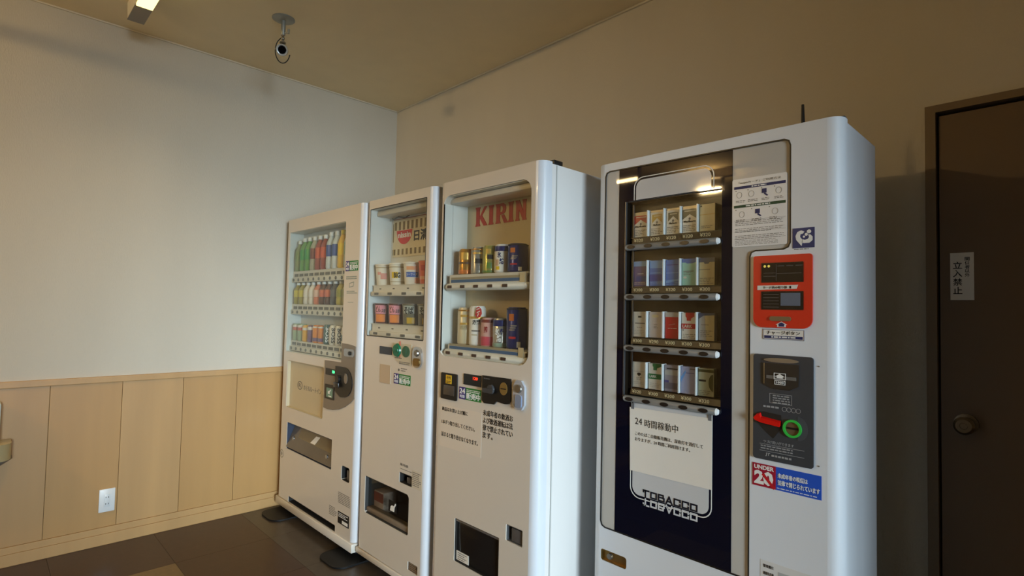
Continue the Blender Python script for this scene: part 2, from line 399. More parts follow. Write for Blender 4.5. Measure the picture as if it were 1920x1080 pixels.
def sticker24(x0, z0, x1, z1, y, parent):
    s = obj('sticker', B().box(x0, x1, y-.001, y-.0002, z0, z1), M_GREEN, parent, 'green and purple 24 hour sticker with Japanese writing')
    xm = x0+(x1-x0)*.3; h = z1-z0
    obj('sticker_end', B().box(x0, xm, y-.0016, y-.0012, z0, z1), M_PURPLE, s)
    t = B().text('24', x0+.003, z0+h*.45, xm-.003, z1-h*.1, y-.0018, .02).text('時間', x0+.006, z0+h*.1, xm-.006, z0+h*.36, y-.0018)
    t.text('販売中', xm+.005, z0+h*.08, x1-.004, z0+h*.62, y-.0018, .02)
    t.lines(xm+.006, z1-h*.14, x1-.006, h*.13, 2, y-.0012, h*.06, seed=3)
    obj('lettering', t, M_WHITEINK, s, smooth=0)
    return s

# ================================================================== drinks machine beside the left wall
yf = -.83
WIN = (.115, .993, .857, 1.747)
holes = [rr(*WIN, .008), rr(.147, .650, .655, .941, .012), rr(.178, .398, .780, .560, .003), rr(.898, .373, .986, .449, .014), rr(.236, .0855, .847, .121, (0, .006, .006, .004))]
m1, m1d = machine('drinks_vending_machine', 'cream drinks vending machine with three rows of bottles and cans beside the left wall', .062, 1.043, yf, -.13, .085, 1.827, .05, .03, holes, M_CREAM, M_CREAM, trim=mat('trim_white', (208, 212, 218), .3, coat=.2))
for ch in list(m1.children):
    if ch.name.startswith('foot'): bpy.data.objects.remove(ch)
for fx in (.15, .955):
    for fy in (-.76, -.2):
        obj('foot', B().lathe([(.026, .0245), (.026, .032), (.011, .034), (.011, .05)], fx, fy, 16), M_STEEL, m1)
obj('kick_panel', B().box(.056, 1.043, -.838, -.80, .038, .082, .003).box(.07, 1.03, -.80, -.14, .045, .0845), M_CREAM, m1)
recess('bottom_slot', .236, .0865, .847, .120, -.828, -.79, M_DARK, m1)
case = recess('display_case', WIN[0], WIN[1], WIN[2], WIN[3], -.826, -.742, M_LINER, m1)
obj('window_pane', B().box(WIN[0]+.0008, WIN[2]-.0008, -.8290, -.8270, WIN[1]+.001, WIN[3]-.001), HAZE, m1)
M_TAG = mat('price_tag', (96, 90, 78), .5)
M_BTN = mat('round_button', (92, 90, 84), .4)
COLX = [.150+.0715*i for i in range(10)]
for zr, zt, zb in ((1.444, 1.474, 1.500), (1.243, 1.271, 1.293), (1.016, 1.046, 1.065)):
    sh = obj('shelf', B().box(.1195, .852, -.8115, -.800, zr-.0155, zr+.0155, .005).box(.1195, .852, -.803, -.746, zb-.006, zb-.001).box(.1195, .852, -.803, -.799, zr+.016, zb-.006), M_RAIL, m1)
    for x in COLX:
        obj('button', B().plate(ell(x, zr, .011, .010, 14), -.8135, -.8112), M_BTN, sh)
        obj('price_tag', B().box(x-.003, x+.050, -.8050, -.8032, zt-.009, zt+.008), M_TAG, sh)
# lower display with logo
pn = recess('lower_panel', .147, .650, .655, .941, -.8285, -.810, mat('panel_beige', (196, 182, 150), .4), m1)
lg = B().plate([ell(.298, .797, .036, .026, 28), list(reversed(ell(.298, .797, .030, .021, 28)))], -.8108, -.8102)
lg.text('R', .281, .786, .315, .809, -.8102, .02).text('ホテルルートイン', .352, .776, .588, .806, -.8102)
obj('lettering', lg, M_INKG, pn, smooth=0)
# taupe control panel
pth = [(.668, .719), (.72, .716), (.783, .720), (.85, .733), (.92, .757), (.975, .785), (1.012, .812), (1.012, 1.078), (.97, 1.084), (.92, 1.087), (.8615, 1.088), (.8615, .985), (.668, .982)]
gp = obj('control_panel', B().plate(pth, -.8335, -.8305), M_GREYP, m1, 'taupe control panel with coin slot')
b = B().plate(rr(.890, 1.022, .998, 1.062, .012), -.8355, -.8337); lk = obj('lock_plate', b, M_SILVER, gp)
obj('lock_barrel', B().rod((.958, -.8356, 1.040), (.958, -.842, 1.040), .0105), M_BLACK, gp)
obj('screen', B().plate(rr(.686, .905, .803, .941, .003), -.8350, -.8337), M_BLACK, gp)
obj('screen_digits', B().text('10', .768, .918, .793, .934, -.8352, .02), mat('green_led', (70, 255, 140), .5, emit=3), gp, smooth=0)
cz = [(.806, .962)]+[(.900+.094*math.cos(a), .885+.080*math.sin(a)) for a in [PI/2-PI*i/14 for i in range(1, 14)]]+[(.870, .802), (.806, .828)]
obj('coin_mechanism', B().plate(cz, -.838, -.8337), M_BLACK, gp)
obj('coin_slot', B().plate(ell(.928, .905, .018, .026), -.8400, -.8382).box(.919, .937, -.8415, -.8400, .925, .932), M_GREYP, gp)
obj('return_lever', B().rod((.845, -.8382, .895), (.845, -.848, .895), .020).box(.815, .875, -.853, -.848, .850, .878, .003), mat('lever_black', (34, 34, 34), .25), gp)
rd = obj('card_reader', B().plate(rr(.687, .774, .797, .853, .005), -.8365, -.8337), M_BLACK, gp)
b = B().plate(rr(.708, .784, .780, .835, .004), -.8372, -.8367); obj('reader_screen', b, mat('reader_glow', (96, 128, 108), .3, emit=.15), gp)
obj('reader_mark', B().plate([(.728, .803), (.748, .803), (.748, .812), (.762, .824), (.756, .829), (.742, .818), (.728, .818)], -.8378, -.8373).box(.735, .768, -.8376, -.8373, .788, .794), M_WHITEINK, gp, smooth=0)
# dispensing slot with smoked flap
recess('dispensing_slot', .178, .398, .780, .560, -.828, -.64, mat('slot_blue_dark', (34, 44, 66), .5), m1)
fl = B().prism([rr(.1835, 0, .7745, 1, 0)], lambda a, h: (a, -.834+.058*h, .410+.138*h), lambda a, h: (a, -.829+.058*h, .412+.138*h))
M_FLAP = mat('flap_smoke', (88, 79, 67), .16, var=.05, vscale=6, coat=.4)
fp = obj('flap', fl, M_FLAP, m1, 'grey smoky flap over the dispensing slot')
for x, z in ((.235, .466), (.700, .450)):
    b = B().rod((x, -.8335+.058*(z-.41)/.138, z), (x, -.8385+.058*(z-.41)/.138, z), .012)
    obj('flap_screw', b, M_SILVER, fp)
obj('flap_sign', B().prism([[(.46, .50), (.52, .50), (.55, .82), (.50, .80)]], lambda a, h: (a, -.8352+.058*h, .410+.138*h), lambda a, h: (a, -.8345+.058*h, .410+.138*h)), M_PAPER, fp)
obj('flap_band', B().prism([[(.29, .50), (.774, .44), (.774, .99), (.29, .99)]], lambda a, h: (a, -.8346+.058*h, .410+.138*h), lambda a, h: (a, -.8341+.058*h, .410+.138*h)), mat('flap_band_tan', (112, 98, 70), .3), fp)
recess('coin_return', .898, .373, .986, .449, -.828, -.75, M_DARK, m1)
obj('coin_cup', B().box(.937, .981, -.820, -.78, .378, .430, .003), mat('cup_grey', (86, 84, 84), .35), m1)
s = obj('sticker', B().plate([ell(.113, .353, .026, .026), list(reversed(ell(.113, .353, .021, .021)))], yf-.0008, yf-.0002), mat('faded_grey', (150, 142, 124), .6), m1, 'faint grey ring mark')
obj('sticker_spiral', B().plate(ell(.113, .353, .010, .012), yf-.0008, yf-.0002), MATS['faded_grey'], s)
sticker24(.872, 1.474, 1.006, 1.528, yf, m1)
obj('printed_notice', B().lines(.880, 1.446, .995, .010, 2, yf-.0001, .006, seed=4).plate([[(.915, 1.385), (.962, 1.391), (.966, 1.417), (.918, 1.410)], [(.919, 1.389), (.921, 1.406), (.961, 1.413), (.958, 1.395)]], yf-.0006, yf-.0001).lines(.890, 1.368, 1.003, .009, 2, yf-.0001, .005, seed=6), mat('pale_teal_ink', (140, 150, 142), .6), m1, 'small pale teal print on the door')
obj('printed_line', B().box(.905, .965, yf-.0005, yf-.0001, 1.306, 1.309), MATS['pale_teal_ink'], m1)
obj('printed_notice', B().lines(.872, .305, 1.000, .0085, 7, yf-.0001, .0035, seed=9), M_INKG, m1, 'small grey lines of print')
obj('printed_notice', B().lines(.775, .210, .862, .0085, 6, yf-.0001, .0035, seed=19), M_INKG, m1, 'small grey lines of print')
s = obj('sticker', B().box(.877, .997, yf-.001, yf-.0002, .146, .207), M_BLACK, m1, 'black data sticker')
obj('lettering', B().box(.925, .985, yf-.0015, yf-.0011, .152, .168).lines(.884, .200, .985, .008, 3, yf-.0011, .003, seed=2), M_WHITEINK, s, smooth=0)

# black rubber floor plates under the machine's feet
for (xa, ya, xb, yb_) , lab in (((.07, -.945, .30, -.66), 'black rubber stabiliser plate under the drinks machine beside the baseboard'), ((.868, -.945, 1.10, -.66), 'black rubber stabiliser plate between drinks machine and noodle machine')):
    p = thing('stabiliser_plate', lab, 'floor plate', ((xa+xb)/2, (ya+yb_)/2, .001), 'stabiliser plates under the drinks machine')
    obj('plate', B().slab(rr(xa, ya, xb, yb_, (.07, .07, .01, .01), 6), .001, .009), mat('black_rubber', (16, 16, 17), .5, spec=.3), p)
    obj('socket', B().lathe([(.045, .009), (.045, .018), (.036, .024), (.030, .0242)], (.15 if xa < .5 else .955), -.76, 20), MATS['black_rubber'], p)

# ---- drinks on display
def bottle(kind, body, label, cap, h=.20, r=.031, liquid=None):
    o = thing('bottle', 'x', 'bottle')
    prof = [(r*.88, 0), (r, .008), (r, h*.26), (r*.94, h*.30), (r, h*.34), (r, h*.62), (r*.92, h*.70), (r*.60, h*.82), (r*.44, h*.87), (r*.42, h*.90)]
    obj('body', B().lathe(prof, 0, 0, 18), body, o)
    obj('wrap_label', B().lathe([(r*1.015, h*.33), (r*1.02, h*.34), (r*1.02, h*.63), (r*1.0, h*.64)], 0, 0, 18), label, o)
    obj('cap', B().lathe([(r*.50, h*.885), (r*.52, h*.89), (r*.52, h*.985), (r*.46, h)], 0, 0, 14), cap, o)
    return o
def can(body, band, h=.115, r=.030, extra=None, neck=True):
    o = thing('can', 'x', 'can')
    prof = [(r*.82, 0), (r, .007), (r, h-.011), (r*.84, h-.002), (r*.84, h), (r*.78, h), (r*.78, h-.003)]
    obj('body', B().lathe(prof, 0, 0, 20), body, o)
    for z0, z1, M in band:
        obj('printed_band', B().lathe([(r*1.006, h*z0), (r*1.008, h*z0+.0004), (r*1.008, h*z1-.0004), (r*1.006, h*z1)], 0, 0, 20), M, o)
    obj('lid', B().lathe([(r*.74, h-.0025), (r*.74, h-.0018)], 0, 0, 16), M_SILVER, o)
    return o
def wrap_text(o, body, r, z0, z1, a0, a1, M, bold=.02, vertical=False):
    """lettering bent round a can: a0..a1 angle in degrees, -90 faces the viewer's side"""
    b = B(); s0 = (a1-a0)
    me = text_mesh(body, bold); xs = [v.co.x for v in me.vertices]; yy = [v.co.y for v in me.vertices]
    b.bm.from_mesh(me)
    for v in b.bm.verts:
        u_ = (v.co.x-min(xs))/(max(xs)-min(xs)); t = (v.co.y-min(yy))/(max(yy)-min(yy))
        if vertical: u_, t = t, 1-u_
        zz = z0+(z1-z0)*t; a = math.radians(a0+(a1-a0)*u_); q = (r(zz) if callable(r) else r)*1.016+v.co.z*.03
        v.co = (q*math.cos(a), q*math.sin(a), z0+(z1-z0)*t)
    return obj('lettering', b, M, o, smooth=0)
def place(o, x, y, z, label, group, first=[]):
    o.location = (x, y, z); o['label'] = label; o['group'] = group
    return o
def mt(name, c, rough=.35, metal=0, **k): return mat(name, c, rough, metal, **k)
W_CAP = mt('white_cap', (225, 225, 220))
GRP = 'bottles in the top row of the drinks machine'
yp = -.7825
b_green = lambda: bottle('g', mt('tea_green', (96, 150, 70)), mt('label_green', (40, 150, 62)), W_CAP, .205)
b_red = lambda: bottle('r', mt('tea_red', (150, 62, 40)), mt('label_orange_red', (205, 84, 48)), W_CAP, .205)
b_blue = lambda: bottle('b', mt('water_clear', (196, 202, 200)), mt('label_blue', (56, 84, 150)), W_CAP, .215)
row1 = [(lambda: bottle('o', mt('tea_olive', (126, 136, 84)), mt('label_olive', (120, 140, 80)), W_CAP, .195), 'olive green tea bottle standing nearest the left inner wall of drinks machine'),
        (b_green, 'green tea bottle with bright green label beside the olive bottle'), (None, 'green tea bottle with bright green label beside the dark red label bottle'),
        (lambda: bottle('w', mt('tea_pale', (168, 166, 140)), mt('label_dark_red', (122, 62, 50)), W_CAP, .205), 'pale drink bottle with dark red label beside the green tea bottles'),
        (b_red, 'red tea bottle with orange label beside the dark red label bottle'), (None, 'red tea bottle with orange label beside a blue label bottle'),
        (b_blue, 'clear bottle with blue label beside a red tea bottle'), (None, 'clear bottle with blue label beside the yellow juice bottle'),
        (lambda: bottle('y', mt('juice_yellow', (226, 178, 30)), mt('label_yellow', (236, 196, 20)), mt('yellow_cap', (222, 200, 60)), .215), 'bright yellow juice bottle with yellow cap in the top row'),
        (lambda: bottle('c', mt('water_greenish', (172, 180, 160)), mt('label_pale_green', (150, 168, 140)), mt('blue_cap', (120, 140, 160)), .215), 'pale greenish bottle behind the right end of the top row')]
prev = None
for i, (fn, lab) in enumerate(row1):
    o = copy_tree(prev) if fn is None else fn()
    place(o, COLX[i]+.022, yp, 1.4995, lab, GRP); prev = o
GRP = 'small bottles in the middle row of the drinks machine'
mk2 = lambda n, bc, lc, cc=None, h=.135: (lambda: bottle(n, mt(n+'_body', bc), mt(n+'_wrap', lc), cc or W_CAP, h))
row2 = [(mk2('lemon', (150, 138, 60), (196, 180, 60)), 'small lemon yellow bottle nearest the inner side wall in the middle row'), 'small lemon yellow bottle beside a white milk bottle',
        (mk2('milk', (214, 206, 190), (222, 216, 204)), 'small white milk bottle beside a lemon yellow bottle'), 'small white milk bottle beside the peach bottle',
        (mk2('peach', (206, 120, 84), (226, 190, 170)), 'small peach coloured bottle with pale label in the middle row'),
        (mk2('coffee', (92, 60, 44), (206, 106, 74)), 'small dark coffee bottle with orange label beside the peach bottle'), 'small dark coffee bottle with orange label beside the dark grey bottle',
        (mk2('darkcoffee', (70, 64, 60), (96, 92, 90)), 'small dark grey bottle in the middle row beside the coffee bottles'),
        (mk2('citrus', (176, 160, 60), (150, 148, 60)), 'small citrus yellow bottle beside the dark grey bottle'), 'small citrus yellow bottle at the very end of the middle row']
for i, e in enumerate(row2):
    if isinstance(e, str): o = copy_tree(prev); lab = e
    else: o = e[0](); lab = e[1]
    place(o, COLX[i]+.022, yp, 1.2925, lab, GRP); prev = o
GRP = 'cans in the bottom row of the drinks machine'
M_OR = mt('can_orange', (222, 138, 60)); M_WH = mt('can_white', (222, 218, 208)); M_PU = mt('can_purple', (120, 92, 120)); M_TEAL = mt('can_teal', (64, 92, 84)); M_BE = mt('can_beige', (214, 204, 184)); M_YO = mt('can_yellow', (224, 168, 60)); M_GN = mt('can_pale_green', (156, 172, 140)); M_RP = mt('can_rose', (196, 110, 96))
row3 = [(lambda: can(M_GN, [(.62, .8, M_RP), (.8, .93, M_WH)], .105), 'pale green can with rose stripe nearest the inner side wall'), 'pale green can with rose stripe beside the yellow can',
        (lambda: can(M_YO, [(.7, .85, M_WH)], .10), 'yellow can with white stripe in the bottom row'),
        (lambda: can(M_PU, [(.75, .92, M_WH)], .10), 'purple can with white top band in the bottom row'),
        (lambda: can(M_OR, [(.1, .3, M_PU), (.86, .93, M_WH)], .105), 'orange can with purple base band beside the purple can'), 'orange can with purple base band beside the dark teal can',
        ('boss', M_TEAL, M_WHITEINK, 'dark teal coffee can with pale vertical lettering in the bottom row'),
        ('boss', M_BE, M_INK, 'beige coffee can with black vertical lettering beside the dark teal can'), 'beige coffee can with black vertical lettering at the far end of its row',
        (lambda: can(M_BE, [(.3, .6, M_TEAL)], .105), 'beige can with dark teal middle band, last of the bottom row')]
for i, e in enumerate(row3):
    if isinstance(e, str): o = copy_tree(prev); lab = e
    elif e[0] == 'boss':
        o = can(e[1], [], .112); wrap_text(o, 'BOSS', .030, .012, .098, -62, -20, e[2], .02, True); lab = e[3]
    else: o = e[0](); lab = e[1]
    place(o, COLX[i]+.022, yp, 1.0645, lab, GRP); prev = o

# ================================================================== cup noodle machine
yf = -.815
WIN = (1.088, 1.139, 1.584, 1.785)
holes = [rr(*WIN, .006), rr(1.120, .262, 1.507, .443, (.018, .012, .02, .006)), rr(1.425, .482, 1.527, .530, .006), rr(1.512, .116, 1.588, .154, .003)]
m2, m2d = machine('noodle_vending_machine', 'narrow cream cup noodle vending machine between the drinks and the beer machines', 1.052, 1.637, yf, -.12, .046, 1.829, .05, .03, holes, M_CREAM, M_BODY, zdoor=.078, trim=MATS['trim_white'])
obj('kick_panel', B().box(1.052, 1.637, -.820, -.775, .046, .073, .003), M_CREAM, m2)
case = recess('display_case', WIN[0], WIN[1], WIN[2]+.0, WIN[3], -.811, -.690, M_LINER, m2, .0015)
obj('window_pane', B().box(WIN[0]+.0008, WIN[2]-.0008, -.8140, -.8122, WIN[1]+.001, WIN[3]-.001), GLASS, m2)
obj('window_gasket', B().plate([rr(WIN[0]-.0005, WIN[1]-.0005, WIN[2]+.0005, WIN[3]+.0005, .006), list(reversed(rr(WIN[0]+.003, WIN[1]+.003, WIN[2]-.003, WIN[3]-.003, .005)))], -.8155, -.8150), M_DARK, m2)
# back panel with printed logo
bp = obj('logo_panel', B().box(1.112, 1.52, -.6925, -.6903, 1.545, 1.745), mat('logo_cream', (214, 202, 168), .5), m2, 'cream logo panel with bars and a red half disc')
b = B().box(1.112, 1.118, -.6935, -.6926, 1.625, 1.722)
for i in range(10):
    b.box(1.128+.038*i, 1.146+.038*i, -.6935, -.6926, 1.685, 1.728)
    b.box(1.122+.038*i, 1.138+.038*i, -.6935, -.6926, 1.557, 1.587)
b.box(1.112, 1.116, -.6935, -.6926, 1.557, 1.587)
obj('bar_print', b, mat('olive_gold', (120, 98, 48), .5), bp)
obj('red_stripe', B().box(1.118, 1.52, -.6935, -.6926, 1.7415, 1.7445), M_REDDARK, bp)
hd = [(1.147, 1.682), (1.290, 1.682)]+[(1.2185+.068*math.cos(a), 1.672+.062*math.sin(a)) for a in [-PI*.03-PI*.94*i/16 for i in range(17)]]
obj('logo_disc', B().plate(hd, -.6935, -.6926), mat('logo_red', (206, 44, 40), .5), bp)
obj('logo_lettering', B().text('nissin', 1.160, 1.644, 1.278, 1.673, -.6937, .03), M_WHITEINK, bp, smooth=0)
obj('logo_lettering', B().text('日清', 1.305, 1.620, 1.425, 1.676, -.6928, .03), M_INK, bp, smooth=0)
for zr, zs, zt in ((1.352, 1.397, 1.377), (1.154, 1.204, 1.182)):
    sh = obj('shelf', B().box(1.102, 1.580, -.808, -.790, zr-.012, zr+.012, .005).box(1.106, 1.578, -.795, -.789, zr+.012, zs-.004).box(1.0915, 1.581, -.795, -.692, zs-.005, zs-.001), M_RAIL, m2)
    for i in range(4):
        x = 1.160+.1235*i
        obj('button', B().plate(rr(x-.018, zr-.006, x+.018, zr+.006, .003), -.8102, -.8078), M_BTN, sh)
        obj('price_mark', B().box(x+.005, x+.022, -.7958, -.7951, zt-.003, zt+.003), M_TAG, sh)
def cup(body, rt=.050, rb=.041, h=.105, lid=M_WHITEINK):
    o = thing('noodle_cup', 'x', 'noodle cup')
    obj('body', B().lathe([(rb, 0), (rb+.001, .002), (rt, h-.008), (rt+.0025, h-.006), (rt+.0025, h-.001), (rt, h)], 0, 0, 28), body, o)
    obj('lid', B().lathe([(rt-.001, h), (rt-.001, h+.0012)], 0, 0, 24), lid, o)
    return o
def cup_r(rb, rt, h, z): return rb+.001+(rt-rb-.001)*(z-.002)/(h-.010)
def cone_patch(o, name, rb, rt, h, z0, z1, a0, a1, M, n=10, k=1.012):
    b = B(); f = (lambda z: cup_r(rb, rt, h, z)*k) if rb != rt else (lambda z: rb*k)
    g = []
    for i in range(n+1):
        a = math.radians(a0+(a1-a0)*i/n)
        g.append([b.bm.verts.new((f(z)*math.cos(a), f(z)*math.sin(a), z)) for z in (z0, z1)])
    g2 = []
    for i in range(n+1):
        a = math.radians(a0+(a1-a0)*i/n)
        g2.append([b.bm.verts.new((f(z)/k*1.002*math.cos(a), f(z)/k*1.002*math.sin(a), z)) for z in (z0, z1)])
    for i in range(n):
        b.bm.faces.new((g[i][0], g[i+1][0], g[i+1][1], g[i][1])); b.bm.faces.new((g2[i][0], g2[i][1], g2[i+1][1], g2[i+1][0]))
        b.bm.faces.new((g[i][0], g2[i][0], g2[i+1][0], g[i+1][0])); b.bm.faces.new((g[i][1], g[i+1][1], g2[i+1][1], g2[i][1]))
    b.bm.faces.new((g[0][0], g[0][1], g2[0][1], g2[0][0])); b.bm.faces.new((g[n][0], g2[n][0], g2[n][1], g[n][1]))
    return obj(name, b, M, o)
CW = mt('cup_white', (226, 218, 200)); CO = mt('cup_orange', (214, 100, 48)); PINK = mt('pink_print', (214, 150, 136)); BLU = mt('blue_print', (62, 98, 170)); YEL = mt('yellow_print', (226, 186, 30))
GOLDP = mt('gold_print', (176, 160, 120))
GRP = 'noodle cups on the upper shelf'
CX = [1.1445, 1.2735, 1.401, 1.5275]; cy = -.7515
A = lambda x: (x-3, x+3)
o = cup(CW); cone_patch(o, 'printed_ring', .041, .05, .105, .086, .090, -130, 10, GOLDP); cone_patch(o, 'printed_mark', .041, .05, .105, .03, .06, -62, -20, PINK); cone_patch(o, 'printed_mark', .041, .05, .105, .052, .066, -84, -58, PINK)
place(o, CX[0], cy, 1.3965, 'white noodle cup with pink mark on upper shelf', GRP)
o = cup(CW); cone_patch(o, 'printed_ring', .041, .05, .105, .084, .089, -140, 20, GOLDP); cone_patch(o, 'printed_ring', .041, .05, .105, .012, .016, -140, 20, GOLDP); cone_patch(o, 'printed_mark', .041, .05, .105, .032, .062, -82, -40, YEL); wrap_text(o, 'BIG', lambda z: cup_r(.041, .05, .105, z), .034, .060, -66, -26, M_INK, .04)
place(o, CX[1], cy, 1.3965, 'white noodle cup with yellow and black mark on upper shelf', GRP)
o = cup(CW); cone_patch(o, 'printed_mark', .041, .05, .105, .034, .058, -84, -8, BLU); wrap_text(o, 'シーフード', lambda z: cup_r(.041, .05, .105, z), .041, .053, -80, -14, M_WHITEINK, .01); cone_patch(o, 'printed_mark', .041, .05, .105, .006, .03, -28, 6, mt('peach_print', (224, 160, 112))); cone_patch(o, 'printed_ring', .041, .05, .105, .068, .085, -80, -20, mt('peach_print', (224, 160, 112)))
place(o, CX[2], cy, 1.3965, 'white noodle cup with blue label band on upper shelf', GRP)
o = cup(CO, lid=mt('lid_brown', (120, 70, 36))); cone_patch(o, 'printed_mark', .041, .05, .105, .06, .085, -90, -30, mt('deep_orange', (188, 60, 30))); cone_patch(o, 'printed_ring', .041, .05, .105, .02, .035, -110, -10, mt('peach_print', (224, 160, 112)))
place(o, CX[3], cy, 1.3965, 'orange red noodle cup on upper shelf', GRP)
GRP = 'noodle cups on the lower shelf'
MAR = mt('cup_maroon', (92, 52, 48)); OLV = mt('cup_olive_grey', (112, 106, 84))
def pink_cup():
    o = cup(MAR, .0495, .043, .10, mt('lid_foil', (150, 130, 120)))
    cone_patch(o, 'printed_mark', .043, .0495, .10, .048, .092, -95, -20, mt('rose_print', (226, 150, 158))); cone_patch(o, 'printed_mark', .043, .0495, .10, .008, .046, -92, -24, mt('food_print', (226, 136, 66)))
    wrap_text(o, 'どん', lambda z: cup_r(.043, .0495, .10, z), .056, .088, -88, -52, MAR, .03); wrap_text(o, '兵衛', lambda z: cup_r(.043, .0495, .10, z), .054, .074, -48, -24, MAR, .02); return o
def grey_cup():
    o = cup(OLV, .0495, .043, .10, mt('lid_foil', (150, 130, 120)))
    cone_patch(o, 'printed_mark', .043, .0495, .10, .008, .036, -70, -20, mt('mustard_print', (196, 160, 50))); cone_patch(o, 'printed_mark', .043, .0495, .10, .055, .092, -95, -22, mt('pale_grey_print', (168, 170, 156)))
    wrap_text(o, 'そば', lambda z: cup_r(.043, .0495, .10, z), .052, .088, -88, -30, M_INK, .04); return o
pc_ = pink_cup(); gc_ = grey_cup()
for i, o, lab in ((0, pc_, 'maroon noodle cup with pink label beside the inner side wall'), (1, copy_tree(pc_), 'maroon noodle cup with pink label standing beside a grey olive cup'), (2, gc_, 'grey olive noodle cup with black writing beside a maroon cup'), (3, copy_tree(gc_), 'grey olive noodle cup with black writing at the end of the lower shelf')):
    place(o, CX[i], cy, 1.2035, lab, GRP)
# controls
obj('screen', B().plate(rr(1.220, 1.058, 1.331, 1.095, .002), yf-.002, yf-.0002), mat('screen_slate', (52, 54, 64), .2), m2)
cp = [(1.340, 1.118), (1.498, 1.118), (1.498, 1.022), (1.42, 1.024), (1.375, 1.036), (1.350, 1.060), (1.338, 1.090)]
pl = obj('coin_panel', B().plate(cp, yf-.003, yf-.0002), mat('panel_cream_grey', (196, 186, 162), .35), m2)
obj('return_lever', B().rod((1.382, yf-.0032, 1.085), (1.382, yf-.012, 1.085), .032, .028, 24).box(1.358, 1.406, yf-.018, yf-.012, 1.078, 1.094, .003), mat('knob_green', (16, 104, 72), .3), pl)
obj('coin_inlet', B().plate(ell(1.455, 1.083, .030, .026), yf-.006, yf-.0032).box(1.449, 1.461, yf-.0072, yf-.006, 1.066, 1.100), mat('inlet_green', (52, 96, 70), .35), pl)
obj('panel_mark', B().plate([(1.398, 1.128), (1.408, 1.128), (1.409, 1.108), (1.399, 1.106)], yf-.0045, yf-.0032).plate([(1.40, 1.066), (1.412, 1.066), (1.406, 1.050)], yf-.0045, yf-.0032), mat('salmon_mark', (206, 110, 90), .5), pl)
obj('lettering', B().lines(1.362, 1.052, 1.44, .009, 1, yf-.0031, .005, seed=5).lines(1.40, 1.034, 1.488, .007, 2, yf-.0031, .004, seed=8), M_INKG, pl, smooth=0)
lk = obj('lock_handle', B().plate(rr(1.512, 1.018, 1.582, 1.112, .030), yf-.008, yf-.0002), M_CHROME, m2, 'chrome lock handle')
obj('lock_barrel', B().rod((1.547, yf-.0082, 1.083), (1.547, yf-.015, 1.083), .016, .013, 20), M_STEEL, lk)
obj('handle_grip', B().plate(rr(1.524, 1.026, 1.570, 1.060, .012), yf-.011, yf-.0082), M_BRASS, lk)
obj('blank_plate', B().plate(rr(1.231, .919, 1.324, 1.008, .004), yf-.002, yf-.0002), mat('blank_tan', (190, 170, 144), .5), m2)
obj('printed_mark', B().plate(ell(1.395, .994, .007, .006, 10), yf-.0008, yf-.0001).lines(1.412, 1.004, 1.462, .010, 2, yf-.0001, .004, seed=3), M_INKG, m2)
sticker24(1.356, .928, 1.494, .976, yf, m2)
recess('coin_return', 1.425, .482, 1.527, .530, -.813, -.745, M_DARK, m2)
obj('coin_cup', B().box(1.472, 1.522, -.806, -.766, .4865, .515, .003), MATS['cup_grey'], m2)
obj('printed_notice', B().text('販売機', 1.430, .560, 1.495, .572, yf-.0002, .01).lines(1.43, .548, 1.60, .006, 1, yf-.0001, .0025, seed=2), M_INKG, m2)
s = obj('sticker', B().box(1.528, 1.604, yf-.0009, yf-.0002, .483, .560), mat('sticker_cream', (206, 196, 176), .6), m2, 'small cream notice sticker')
obj('lettering', B().lines(1.532, .553, 1.600, .008, 8, yf-.0010, .003, seed=12), M_INKG, s, smooth=0)
recess('dispensing_slot', 1.120, .262, 1.507, .443, -.813, -.60, mat('slot_charcoal', (52, 52, 52), .45), m2)
ff = obj('flap', B().box(1.1245, 1.5025, -.797, -.793, .29, .438), SMOKE, m2, 'smoked clear flap')
obj('flap_sign', B().plate(rr(1.315, .320, 1.385, .372, .002), -.7985, -.7975), M_BLACK, ff)
obj('flap_hand', B().plate([(1.330, .325), (1.365, .325), (1.368, .345), (1.380, .362), (1.373, .366), (1.360, .350), (1.345, .352), (1.335, .345)], -.7995, -.7988), M_WHITEINK, ff)
obj('slot_sill', B().box(1.1245, 1.5025, -.806, -.768, .2665, .290, .004), mat('sill_taupe', (120, 106, 90), .35), m2)
o = thing('snack_box', 'small red and white carton lying in the noodle machine dispensing slot', 'carton', (1.17, -.73, .2660))
obj('box', B().box(1.1265, 1.215, -.766, -.69, .2660, .365, .002), mt('carton_white', (222, 200, 188)), o)
obj('printed_band', B().box(1.1270, 1.2145, -.7668, -.7662, .315, .360), mt('carton_red', (170, 96, 82)), o)
recess('rating_plate', 1.512, .116, 1.588, .154, -.812, -.809, mat('plate_brown', (92, 76, 60), .5), m2)
obj('lettering', B().lines(1.520, .147, 1.580, .008, 4, -.8091, .003, seed=31), mat('tan_ink', (150, 128, 100), .6), m2, smooth=0)
obj('lamp_cover', B().box(WIN[0]+.004, WIN[2]-.004, -.780, -.694, 1.752, 1.782, .006), mat('cover_grey_white', (206, 202, 190), .4), m2)
obj('cable', B().tube([(1.115, -.70, 1.752), (1.15, -.72, 1.738), (1.20, -.72, 1.748), (1.24, -.705, 1.742), (1.27, -.70, 1.752)], .003), MATS['cup_grey'], m2)
obj('top_bracket', B().box(1.06, 1.10, -.76, -.72, 1.829, 1.846, .002), M_BLACK, m2)
obj('top_bracket', B().box(1.19, 1.24, -.755, -.72, 1.829, 1.846, .002), M_BLACK, m2)
yb = thing('foam_block', 'yellow foam block lying on top of the noodle machine', 'block', (1.14, -.73, 1.8305))
obj('block', B().box(1.085, 1.185, -.70, -.62, 1.8245, 1.862, .004), mt('foam_yellow', (186, 160, 66), .8), yb)

